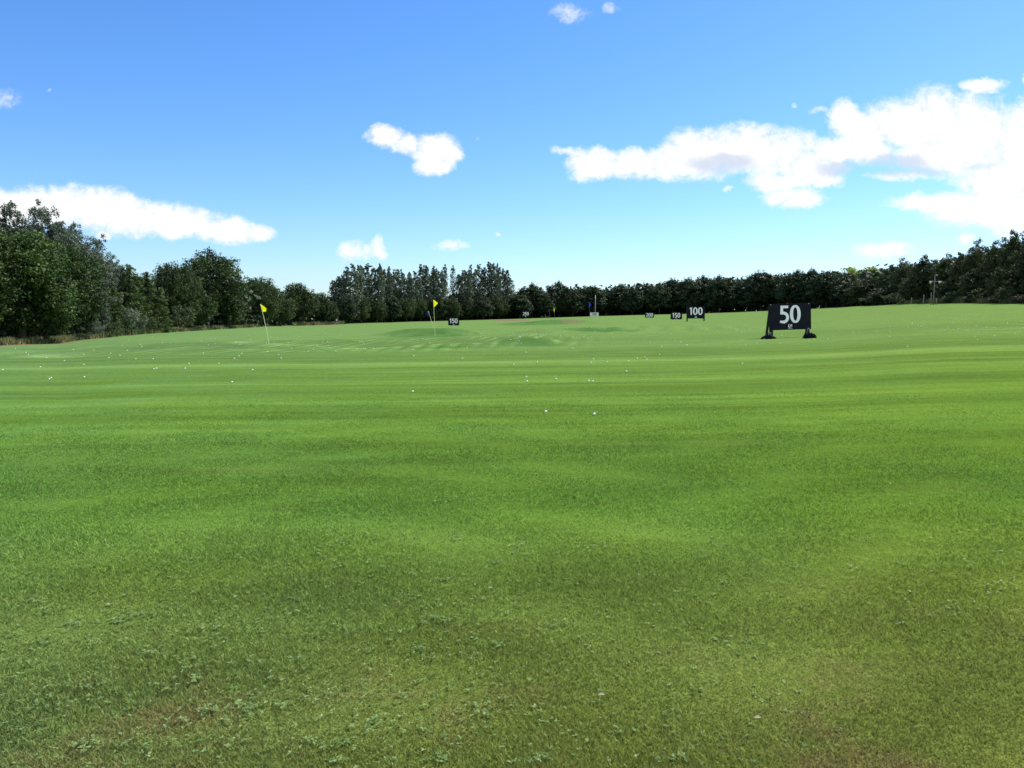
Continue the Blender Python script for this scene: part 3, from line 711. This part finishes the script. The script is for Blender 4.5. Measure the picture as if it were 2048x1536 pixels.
def board(px, row_base, px0, px1, row_top, row_bot, text, label, num_h, legs, yaw=0.0, white=False, num_dz=0.08, emb=0.0, struts=False, tilt=0.0, roll=0.0, d=None):
    p = on_ground(px, row_base) if d is None else at_az(px, d)
    s = p.y / FPX; W = (px1 - px0) * s; zt = top_height(px, row_top, p); zb = top_height(px, row_bot, p); Hh = zt - zb
    root = empty('distance_sign', p, yaw); tag(root, label, 'sign', 'yardage boards on the driving range')
    cx = ((px0 + px1) / 2 - px) * s
    th = 0.05
    mb = MB(); mb.box((cx, 0, (zt + zb) / 2), (W, th, Hh)); mb.build('board', OFFW if white else BLACK, root)
    f = -th / 2 - 0.008
    numerals(text, num_h * Hh, cx, (zt + zb) / 2 + num_dz * Hh, f).build('numeral', BLACK if white else WHITE, root)
    if emb: emblem(cx, zb + emb * Hh, 0.16 * Hh, f).build('emblem', WHITE, root)
    for lx, lw in legs:
        x = (lx - px) * s; q = MB(); w = lw * s
        q.box((x, th / 2 + w / 2 + 0.003, (zt - 0.02 + -0.1) / 2), (w, w, zt - 0.02 + 0.1)); q.build('post', BLACKM, root)
        if struts:
            q = MB(); sgn = -1 if x < 0 else 1
            q.tube([(x, th / 2 + w + 0.01, zt * 0.93), (x - 0.06 if sgn < 0 else x + .03, 0.75 if sgn < 0 else .35, 0.0)], w * 0.42, 4); q.build('strut', BLACKM, root)
    if roll:
        root.rotation_euler = (tilt, roll, yaw)
    return root, p, s
# 50 yard board
b50, p50, s50 = board(1580, 675, 1538.5, 1622.5, 606.5, 659.5, '50', 'big black board reading 50 on two legs with black weight bags, nearest on the right', 0.655, [(1543.5, 6), (1617, 6)], yaw=0.02, num_dz=0.09, emb=0.15, struts=True)
b50.rotation_euler = (R(-2), R(-1.9), R(1))
_zt = top_height(1580, 606.5, p50)
for sx in (-1, 1):
    mb = MB(); mb.box((sx * (1.03), -0.034, _zt - 0.05), (0.05, 0.012, 0.05)); mb.build('corner_bracket', GREYM, b50)
mb = MB(); mb.box((-0.11, -0.0, _zt + 0.012), (0.12, 0.03, 0.02)); mb.build('red_clip', simple('red_plastic', (0.25, 0.02, 0.02)), b50)
board(1392, 642.5, 1374.5, 1409, 612.5, 637, '100', 'black board reading 100 on two black legs, left of the 50 board', 0.60, [(1374.5, 2.3), (1408.3, 2.3)], num_dz=0.10, emb=0.13)
board(1352, 639.5, 1341, 1364, 625.3, 638.5, '150', 'low black board reading 150, just left of the 100 board', 0.70, [(1346, 1.2), (1360, 1.2)], num_dz=0.10, emb=0.13)
board(1298.5, 636.2, 1290, 1308, 625.8, 635.2, '200', 'small board reading 200 on the ridge, left of the right 150 board', 0.78, [(1294, .8), (1304, .8)], num_dz=0.06, emb=0.12)
board(907, 652, 896.5, 918.5, 636.5, 650.6, '150', 'black board reading 150 standing alone right of the second yellow flag', 0.66, [(902.5, 1.1), (914.5, 1.1)], num_dz=0.13, emb=0.14)
r250, p250, s250 = board(1051.5, 638.3, 1043.5, 1060, 620.5, 634.5, '250', 'small black board reading 250 against the trees behind the bare earth mound', 0.46, [(1046, .9), (1058, .9)], num_dz=0.0, emb=0.13)
board(1188.5, 633.6, 1180.2, 1197, 625, 633.0, '300', 'white board reading 300 in black at the foot of the tall grey pole', 0.62, [(1184, .8), (1194, .8)], white=True)
# weight bags of the 50 board
def sandbag(px, row, wpx, hpx, label, seed, peak):
    p = on_ground(px, row); s = p.y / FPX; W, Hh = wpx * s, hpx * s; g = random.Random(seed)
    n, k = 40, 20; V = []; F = []
    for i in range(n + 1):
        t = i / n; x = (t - 0.5) * W
        prof = (math.sin(math.pi * t) ** 0.45) * (0.62 + 0.38 * math.exp(-((t - peak) / 0.16) ** 2)) * (1 - 0.35 * math.exp(-((t - peak - 0.22) / 0.05) ** 2))
        if t > 0.9: prof *= (1 - (t - .9) * 3)
        for j in range(k):
            a = 2 * math.pi * j / k; wr = 1 + 0.10 * math.sin(5 * a + 9 * t + seed) + 0.07 * math.sin(17 * t + 3 * a)
            y = math.cos(a) * 0.20 * (prof + .05) * wr; z = math.sin(a)
            z = (0.5 * Hh * (1 + z * wr)) * prof if z > 0 else 0.5 * Hh * (1 + z) * prof
            V.append((x, y, z - 0.01 + (0.1 * Hh if t > .9 else 0) * (t - .9) * 8))
    for i in range(n):
        for j in range(k): F.append((i*k+j, i*k+(j+1) % k, (i+1)*k+(j+1) % k, (i+1)*k+j))
    F.append(tuple(range(k))[::-1]); F.append(tuple(n*k + j for j in range(k)))
    root = empty('weight_bag', p); tag(root, label, 'bag', 'black weight bags holding the 50 board')
    mb = MB(); mb.add(V, F); mb.build('bag_body', simple('black_bag_fabric', (0.007, 0.008, 0.014), 0.8, 0.4, 12, 0.1), root, True)
    xs = (peak - 0.5) * W
    mb = MB(); mb.tube([(xs - .07, -0.17, Hh * .45), (xs - .04, -0.15, Hh * 0.95), (xs + .04, -0.02, Hh * 1.06), (xs + .10, -0.12, Hh * 0.85)], 0.014, 6)
    mb.build('strap', simple('grey_webbing', (0.20, 0.20, 0.23), 0.7), root, True)
sandbag(1537, 678, 32, 12.5, 'flat black weight bag at the left foot of the 50 board', 1, 0.5)
sandbag(1619.5, 676.5, 28, 19, 'lumpier black weight bag at the right foot of the 50 board', 2, 0.30)
# ------------------------------------------------------------------ flags
def flag(px, row, tpx, trow, fl, col, polecol, label, polew=0.011, d=None, group='target flags on the range'):
    p = on_ground(px, row) if d is None else at_az(px, d)
    s = p.y / FPX; h = top_height(tpx, trow, p); dx = (tpx - px) * s
    root = empty('golf_flag', p); tag(root, label, 'flag', group)
    mb = MB(); n = 8
    def P(t): return Vector((dx * (0.75 * t + 0.25 * t * t), 0.05 * h * t * (1 - t), h * t))
    mb.tube([(0, 0, -0.1)] + [P(i / n) for i in range(n + 1)], polew, 8); mb.build('flagstick', polecol, root, True)
    # cloth: outline given in px offsets from the top (x right, y down), wavy in depth
    nu, nv = 12, 10; V = []; F = []
    (a0, a1, b0, b1) = fl          # left edge runs along stick from 0 to a1; right edge corners
    for i in range(nu + 1):
        u = i / nu
        for j in range(nv + 1):
            v = j / nv
            L = P(1 - (v * a1 * s) / h) + Vector((polew, 0, 0))
            Rr = Vector((dx + (b0[0] + (b1[0] - b0[0]) * v) * s, 0, h - (b0[1] + (b1[1] - b0[1]) * v) * s))
            q = L.lerp(Rr, u); q.y += 0.025 * math.sin(u * 4 + v * 1.5) * u; q.z += 0.015 * math.sin(u * 6 + v * 3) * u
            V.append(q)
    for i in range(nu):
        for j in range(nv): k = i * (nv + 1) + j; F.append((k, k + nv + 1, k + nv + 2, k + 1))
    n0 = len(V); V2 = [q + Vector((0, 0.003, 0)) for q in V]
    mb = MB(); mb.add(V + V2, F + [tuple(n0 + q for q in f[::-1]) for f in F]); mb.build('cloth', col, root, True)
    return root
def cloth_mat(name, col):
    m, nt, b = new_mat(name); b.inputs['Base Color'].default_value = (*col, 1); b.inputs['Roughness'].default_value = 0.7
    tx = nt.noise(nt.new('ShaderNodeTexCoord').outputs['Object'], 30, 3)
    c = nt.vec('SCALE', (*col,), scale=nt.maprange(tx, .3, .7, .92, 1.06)).outputs[0]; nt.put(b.inputs['Base Color'], c)
    tr = nt.new('ShaderNodeBsdfTranslucent'); tr.inputs[0].default_value = (*col, 1)
    mx = nt.new('ShaderNodeMixShader'); mx.inputs[0].default_value = 0.7
    nt.L.new(b.outputs[0], mx.inputs[1]); nt.L.new(tr.outputs[0], mx.inputs[2]); nt.L.new(mx.outputs[0], nt.N['Material Output'].inputs['Surface'])
    return m
YEL = cloth_mat('yellow_flag_cloth', (0.95, 0.92, 0.03)); BLU = cloth_mat('blue_flag_cloth', (0.03, 0.06, 0.32)); PUR = cloth_mat('purple_flag_cloth', (0.12, 0.10, 0.62)); GRYC = cloth_mat('grey_flag_cloth', (0.18, 0.20, 0.2))
STICK = simple('pale_yellow_fibreglass', (0.66, 0.68, 0.38), 0.4, 0.1, 5)
DSTICK = simple('grey_green_pole', (0.10, 0.12, 0.08), 0.5)
flag(538, 689.5, 523, 608.3, (0, 15, (12, 8), (11, 15)), YEL, STICK, 'nearest yellow flag on a leaning pale stick, on the left of the range', 0.014)
flag(870, 671.5, 867.3, 599.5, (0, 15, (9, 6), (8.5, 8)), YEL, STICK, 'yellow pennant on an upright stick just left of the left 150 board', 0.016)
flag(867, 657, 856.5, 622.5, (0, 8, (-3.5, 3), (-4.5, 8.5)), BLU, STICK, 'small drooping blue flag leaning left, beside the upright yellow pennant', 0.013)
flag(1109.5, 636, 1107, 616.5, (0, 7.5, (2.3, 1.5), (1.6, 7)), YEL, DSTICK, 'far small yellow flag between the 250 and 300 boards', 0.03, d=205)
flag(1100.5, 636.5, 1097.5, 620, (0, 4, (1.3, 1), (1.3, 4)), GRYC, DSTICK, 'tiny grey flag left of the far small yellow flag', 0.03, d=212)
flag(1180, 634, 1177.5, 604, (0, 10, (5, 5), (3, 9)), PUR, DSTICK, 'purple flag beside the white 300 board', 0.025, d=190)
# ------------------------------------------------------------------ poles and posts
def pole(name, px, row, top, wpx, label, mat, cat='pole', d=None, extra=None, lean=0.0, group=None):
    p = on_ground(px, row) if d is None else at_az(px, d)
    h = top_height(px, top, p); s = p.y / FPX; root = empty(name, p); tag(root, label, cat, group)
    mb = MB(); mb.tube([(0, 0, -0.3), (lean * h * .5, 0, h * .5), (lean * h, 0, h)], [wpx * s * .55, wpx * s * .5, wpx * s * .42], 10); mb.build('shaft', mat, root, True)
    if extra: extra(root, h, s, lean)
    return root
def cap(root, h, s, lean):
    mb = MB(); mb.tube([(lean * h, 0, h), (lean * h, 0, h + 0.12)], [0.09, 0.05], 8); mb.build('cap', GREYM, root, True)
pole('pole', 1190.5, 634, 591, 1.5, 'tall plain grey pole rising behind the white 300 board', GREYM, d=262, extra=cap)
def fittings(root, h, s, lean):
    mb = MB(); mb.box((lean * h, 0, h * 0.80), (22 * s, 0.10, 0.10)); mb.build('crossarm', GREYM, root)
    for k in (-1, 1):
        mb = MB(); mb.tube([(lean * h + k * 9.0 * s, 0, h * .79), (lean * h + k * 9.0 * s, -0.25, h * .765)], [0.12, 0.24], 10); mb.build('floodlight', OFFW, root, True)
    mb = MB(); mb.tube([(lean * h, 0, h), (lean * h + 2 * s, 0, h + .15), (lean * h + 5 * s, 0, h - .05)], [0.06, .06, .09], 6); mb.build('bracket', GREYM, root, True)
pole('floodlight_pole', 1866, 606, 551, 1.9, 'tall pale pole with a crossarm in front of the right hand wood', PALEBARK, d=150, extra=fittings, lean=0.01)
MP = simple('weathered_post_timber', (0.26, 0.25, 0.21), 0.8)
def pcap(root, h, s, lean):
    mb = MB(); mb.box((lean * h, 0, h + 0.012), (0.16, 0.16, 0.03)); mb.build('cap', GREYM, root)
for px, top, dd, lb in ((1861, 585, 149, 'short pale post just left of the tall pale pole'), (1846, 589, 158, 'thin upright post left of the tall pale pole, nearest the field edge'), (1822, 595, 172, 'thin post furthest left of the tall pale pole'), (1872, 597, 148, 'stubby post just right of the tall pale pole')):
    pole('marker_post', px, 606, top, 1.3, lb, MP, 'post', d=dd, extra=pcap, group='posts near the tall pale pole')
def whitetop(root, h, s, lean):
    mb = MB(); mb.box((0, -0.02, h - 0.25), (0.30, 0.05, 0.48)); mb.build('white_plate', OFFW, root)
pole('marker_post', 673, 650, 638, 0.5, 'thin post with a small white plate by the dry brush left of the poplars', GREYM, 'post', d=196, extra=whitetop)
# ------------------------------------------------------------------ golf balls
BALLM, _nt, _b = new_mat('golf_ball_white')
_b.inputs['Base Color'].default_value = (0.80, 0.80, 0.72, 1); _b.inputs['Roughness'].default_value = 0.35
_v = _nt.new('ShaderNodeTexVoronoi'); _v.inputs['Scale'].default_value = 220; _bn = _nt.new('ShaderNodeBump'); _bn.inputs['Distance'].default_value = 0.001
_nt.put(_v.inputs['Vector'], _nt.new('ShaderNodeTexCoord').outputs['Object']); _nt.put(_bn.inputs['Height'], _v.outputs[0]); _nt.put(_b.inputs['Normal'], _bn.outputs[0])
import bmesh
bm = bmesh.new(); bmesh.ops.create_icosphere(bm, subdivisions=2, radius=0.0225); bme = bpy.data.meshes.new('golf_ball'); bm.to_mesh(bme); bm.free()
bme.polygons.foreach_set('use_smooth', [True] * len(bme.polygons)); bme.materials.append(BALLM)
A1 = [(90,289),(152,309),(166,323),(272,340),(236,395),(16,412),(289,467),(300,460),(376,358),(490,380),(493,455),(490,321),(549,297),(428,292),(648,315),(637,340),(702,326),(745,298),(795,348),(896,348),(900,408),(916,404),(1083,404),(1190,315),(1280,375),(1372,345),(1398,331),(1415,316),(1358,484),(1478,413),(1565,305),(1630,323),(1645,343),(1687,251),(1707,286),(1803,303),(1833,291),(1855,270),(1965,302),(1923,268),(1220,264),(1105,376),(823,262),(830,275),(714,268),(950,252),(1465,232),(1748,216),(1905,198),(1932,203),(1995,208),(1848,232)]
A2 = [(40,290),(80,287),(92,290),(138,288),(370,295),(373,331),(658,345),(686,282),(722,260),(590,268),(958,381),(1031,309),(1095,365),(1410,370),(1424,350),(1506,365),(1303,285),(1618,422),(1630,362),(1681,345),(1724,335),(1736,352),(1812,324),(1823,277),(1971,265),(1937,248),(1899,238),(1759,254),(1638,239),(1542,219),(1392,224),(1303,219),(1233,212),(1237,217),(1846,190),(1830,178),(1854,178),(1880,203),(1689,188),(367,541),(1031,454),(1036,481),(1205,466),(1397,478),(1421,481),(988,242),(1001,257),(818,178),(885,180),(952,195),(960,205),(1018,205),(1035,200),(1063,202),(1090,204),(1112,206),(1130,203),(1147,203),(1000,180),(940,235),(890,215),(850,225),(1095,222),(1190,200),(1175,205),(1255,190)]
A3 = [(35,250),(69,267),(394,240),(415,270),(480,255),(498,240),(523,232),(615,257),(628,210),(755,230),(785,243),(815,234),(897,233),(395,376),(1044,198),(1080,191),(1181,187),(1258,219),(1364,276),(1410,174),(1392,141),(1426,153),(1443,157),(1493,99),(1643,117),(1703,138),(1806,105),(1778,191),(1762,217),(1774,237),(1873,215),(1828,164),(2035,128),(2036,146),(2040,165),(1278,100),(1158,105),(1013,88),(108,173),(134,178),(140,148),(160,178),(196,128),(219,145),(247,155),(288,157),(323,155),(347,155),(436,172),(402,160),(193,178),(840,120),(850,128),(865,118),(1600,160)]
K = 2.926
balls = [(x / K, 600 + y / K) for x, y in A1] + [(700 + x / K, 600 + y / K) for x, y in A2] + [(1350 + x / 2.934, 600 + y / 2.934) for x, y in A3]
balls += [(1091.5, 827), (1188.5, 832)]
gb = random.Random(5)
for _ in range(34): balls.append((gb.uniform(960, 1240), gb.uniform(652, 676)))
for _ in range(26): balls.append((gb.uniform(1385, 1530), gb.uniform(641, 664)))
for _ in range(24): balls.append((gb.uniform(250, 860), gb.uniform(668, 690)))
for _ in range(16): balls.append((gb.uniform(1640, 2040), gb.uniform(628, 670)))
SPEC = {(1091.5, 827): 'closest golf ball but one, left one of a pair in the middle of the field',
        (1188.5, 832): 'closest golf ball, right one of a pair in the middle of the field'}
def ball_label(px, row):
    if (px, row) in SPEC: return SPEC[(px, row)]
    if abs(px - 825) < 3 and abs(row - 785) < 3: return 'lone white golf ball low in the open grass below the upright yellow pennant'
    if abs(px - 464) < 3 and abs(row - 765) < 3: return 'lone white golf ball below and left of the nearest yellow flag'
    if abs(px - 1485) < 3 and abs(row - 728) < 3: return 'lone white golf ball in front and left of the left weight bag'
    if abs(px - 1815) < 3 and abs(row - 694) < 3: return 'white golf ball lying alone right of the 50 board, lowest there'
    if abs(px - 168) < 2 and abs(row - 755) < 3: return 'white golf ball right of the close pair at the far left'
    if px < 110 and row > 750: return 'one of two white golf balls touching at the far left of the open grass'
    if px < 700 and row > 705: return 'white golf ball on the striped grass in front of the nearest yellow flag'
    if px < 960 and row > 700: return 'white golf ball on the striped grass in front of the raked ridges'
    if px < 960 and px > 560: return 'small white golf ball among the raked ridges between the two yellow flags'
    if px <= 560: return 'small white golf ball on the left slope below the rough grass'
    if row > 740 and px < 1300: return 'white golf ball of the loose group mid field, below the 300 board'
    if px < 1260 and row < 690: return 'tiny white golf ball in the cluster around the middle mounds'
    if px < 1330: return 'white golf ball on open grass between the middle mounds and the 100 board'
    if px < 1500 and row < 667: return 'tiny white golf ball scattered behind and left of the 50 board'
    if px < 1530: return 'white golf ball on the grass in front of the 100 board'
    if px < 1680: return 'white golf ball lying around the feet of the 50 board'
    return 'white golf ball on the slope to the right of the 50 board'
first = True
proto_ball = None
for (px, row) in balls[:298]:
    p = on_ground(px, row)
    if proto_ball is None: o = link('golf_ball', bme); proto_ball = o
    else: o = proto_ball.copy(); C.objects.link(o)
    o.location = (p.x, p.y, p.z + 0.020 + (0.012 if p.y < 15 else 0)); o.rotation_euler = (px % 3, row % 3, 0); k = 1.0
    tag(o, ball_label(px, row), 'golf ball', 'golf balls lying on the range')
# fallen leaves
LEAFM = simple('dry_leaf', (0.27, 0.27, 0.16), 0.8)
for px, row, lb in ((1780, 975, 'tiny pale leaf alone on the grass at the right, furthest leaf from the camera'), (981, 1187, 'pale dry leaf lying alone in the middle foreground grass'), (1203, 1405, 'pale curled leaf lying low in the foreground right of centre'), (1515, 1452, 'small pale leaf at the bottom right of the foreground')):
    p = on_ground(px, row); V = []; F = []
    for i in range(7):
        t = i / 6; w = 0.007 * math.sin(math.pi * min(1, t + 0.05)) ** .7; z = 0.006 * math.sin(t * 3.1) + 0.004
        V += [((t - .5) * 0.034, -w, z + .004), ((t - .5) * 0.034, 0, z), ((t - .5) * 0.034, w, z + .006)]
    for i in range(6):
        for j in range(2): k = i * 3 + j; F.append((k, k + 1, k + 4, k + 3))
    mb = MB(); mb.add(V, F); o = mb.build('fallen_leaf', LEAFM, None, True); o.location = (p.x, p.y, p.z + 0.026); o.rotation_euler = (0.2, 0.1, px % 3)
    tag(o, lb, 'leaf', 'dry leaves on the foreground grass')
# ------------------------------------------------------------------ sky, clouds, sun
SUN_EL, SUN_AZ = 50.0, 58.0     # azimuth to the right of the view direction
w = bpy.data.worlds.new("World"); scene.world = w; w.use_nodes = True
nt = NT(w.node_tree); bg = nt.N['Background']
sky = nt.new('ShaderNodeTexSky', sky_type='NISHITA'); sky.sun_disc = False
sky.sun_elevation = R(SUN_EL); sky.sun_rotation = R(SUN_AZ); sky.altitude = 50; sky.air_density = 1.0; sky.dust_density = 0.4; sky.ozone_density = 1.6
tc = nt.new('ShaderNodeTexCoord').outputs['Generated']
sp = nt.new('ShaderNodeSeparateXYZ'); nt.put(sp.inputs[0], tc)
yc = nt.math('MAXIMUM', sp.outputs[1], 0.02)
cmb = nt.new('ShaderNodeCombineXYZ'); nt.put(cmb.inputs[0], nt.math('DIVIDE', sp.outputs[0], yc)); nt.put(cmb.inputs[1], nt.math('DIVIDE', sp.outputs[2], yc))
uv = cmb.outputs[0]
wn = nt.noise(uv, 17, 7, 0.66, out='Color'); wofs = nt.vec('MULTIPLY', nt.vec('SUBTRACT', wn, (0.5, 0.5, 0.5)).outputs[0], (0.042, 0.030, 0)).outputs[0]
uvw = nt.vec('ADD', uv, wofs).outputs[0]
CL = [(-20,424,125,46,1),(100,412,110,43,1),(200,420,100,44,1),(290,437,90,38,1),(370,450,90,33,1),(450,462,80,26,1),(525,461,36,17,1),(210,473,26,11,.6),
 (768,272,40,22,1),(815,287,40,18,.9),(872,296,52,30,1),(870,326,44,24,.9),(905,306,24,22,.9),
 (1145,302,50,11,.6),(1190,328,58,32,1),(1270,326,75,32,1),(1345,322,65,38,1),(1400,310,80,50,1),(1480,302,95,50,1),(1560,312,90,50,1),(1630,335,70,34,1),(1590,393,66,20,.9),(1560,362,66,22,.8),(1655,358,44,18,.7),
 (1690,240,38,38,1),(1725,265,64,45,1),(1790,250,75,52,1),(1862,248,82,72,1),(1945,270,95,78,1),(2050,285,105,85,1),(1700,302,90,30,1),(1800,350,70,13,.7),(1885,308,110,42,1),(2010,355,110,62,1),(1880,404,105,22,1),(1960,418,110,40,1),(2060,425,95,50,1),
 (1960,170,48,15,.9),(2052,165,10,14,.6),(1135,26,48,28,.30),(1218,15,30,16,.12),(1590,212,11,8,.3),(1640,225,28,11,.3),
 (703,498,34,24,.7),(733,503,22,20,.5),(758,498,15,25,.6),(898,495,42,13,.45),(994,467,9,6,.4),(1765,498,66,17,.9),(1457,376,20,7,.5),(16,194,38,32,.2),(92,186,12,9,.05),(1700,446,12,6,.2),(1938,480,24,13,.5),(950,276,10,7,.2)]
def ell(vec, e):
    px, row, rx, ry, amp = e; d = ray(px, row); u, v = d[0] / d[1], d[2] / d[1]; a = FPX / (rx * 1.06) ; b = FPX / (ry * 1.08)
    n = nt.new('ShaderNodeVectorMath', operation='MULTIPLY_ADD'); nt.put(n.inputs[0], vec); n.inputs[1].default_value = (a, b, 0); n.inputs[2].default_value = (-u * a, -v * b, 0)
    q = nt.vec('DOT_PRODUCT', n.outputs[0], n.outputs[0]).outputs['Value']
    return nt.math('MULTIPLY_ADD', q, -max(amp, 0.8), amp)
acc = None
for e in CL:
    v = ell(uvw, e); acc = v if acc is None else nt.math('MAXIMUM', acc, v)
fb = nt.noise(nt.vec('MULTIPLY', uv, (1.0, 1.35, 1)).outputs[0], 26, 9, 0.68, 0.6)
fb2 = nt.noise(nt.vec('MULTIPLY', uv, (1.0, 1.2, 1)).outputs[0], 85, 6, 0.65, 0.4)
edge = nt.math('ADD', acc, nt.math('MULTIPLY', nt.math('SUBTRACT', fb, 0.50), 1.35))
edge = nt.math('ADD', edge, nt.math('MULTIPLY', nt.math('SUBTRACT', fb2, 0.50), 0.85))
alpha = nt.maprange(edge, -0.22, 0.85, 0.0, 1.0, True)
front = nt.math('GREATER_THAN', sp.outputs[1], 0.05)
alpha = nt.math('MULTIPLY', alpha, front)
sh = None
for e in [(1445,328,85,22,.8),(1690,338,80,14,.9),(1790,330,85,24,1),(1840,342,75,12,.8),(1960,330,80,12,.5),(860,342,40,10,.3),(160,455,120,12,.3)]:
    v = ell(uvw, e); sh = v if sh is None else nt.math('MAXIMUM', sh, v)
shade = nt.maprange(nt.math('ADD', sh, nt.math('MULTIPLY', nt.math('SUBTRACT', fb, 0.5), 1.1)), 0.05, 0.8, 0.0, 1.0, True)
STR = 0.104
# richer blue towards the zenith as the phone camera renders it
skyc = nt.mix(1.0, sky.outputs[0], (0.76, 0.94, 1.25), 'MULTIPLY')
hs = nt.new('ShaderNodeHueSaturation'); hs.inputs['Saturation'].default_value = 1.12; hs.inputs['Value'].default_value = 1.0; nt.put(hs.inputs['Color'], skyc)
ccol = nt.mix(shade, nt.mix(nt.maprange(nt.math('ADD', nt.math('MULTIPLY', fb, .6), nt.math('MULTIPLY', fb2, .4)), .36, .56, 0, 1, True), (6.1, 6.25, 6.55), (6.9, 6.95, 7.0)), (4.6, 5.0, 5.85))
ccol = nt.mix(1.0, ccol, (1, 1, 1), 'MULTIPLY')
rn = nt.noise(nt.vec('MULTIPLY', tc, (1, 1, 2.2)).outputs[0], 2.2, 6, 0.6)      # unseen clouds added behind the camera as white fill light
ra = nt.math('MULTIPLY', nt.maprange(rn, 0.44, 0.56, 0, 1, True), nt.maprange(sp.outputs[1], -0.05, -0.35, 0, 1, True))
ccol = nt.mix(ra, ccol, (8.6, 8.7, 8.8))
nt.put(bg.inputs['Color'], nt.mix(nt.math('MAXIMUM', alpha, ra), hs.outputs[0], ccol)); bg.inputs['Strength'].default_value = STR
sd = bpy.data.lights.new('sun', 'SUN'); sd.energy = 5.0; sd.angle = R(0.53); sd.color = (1.0, 0.93, 0.80)
so = bpy.data.objects.new('sun', sd); C.objects.link(so)
sv = Vector((math.sin(R(SUN_AZ)) * math.cos(R(SUN_EL)), math.cos(R(SUN_AZ)) * math.cos(R(SUN_EL)), math.sin(R(SUN_EL))))
so.rotation_euler = sv.to_track_quat('Z', 'Y').to_euler(); so.location = (30, 20, 60)
vs = scene.view_settings; vs.view_transform = 'Standard'; vs.look = 'None'; vs.gamma = 1.0; vs.exposure = 0.6; vs.use_curve_mapping = False
scene.render.engine = 'CYCLES'
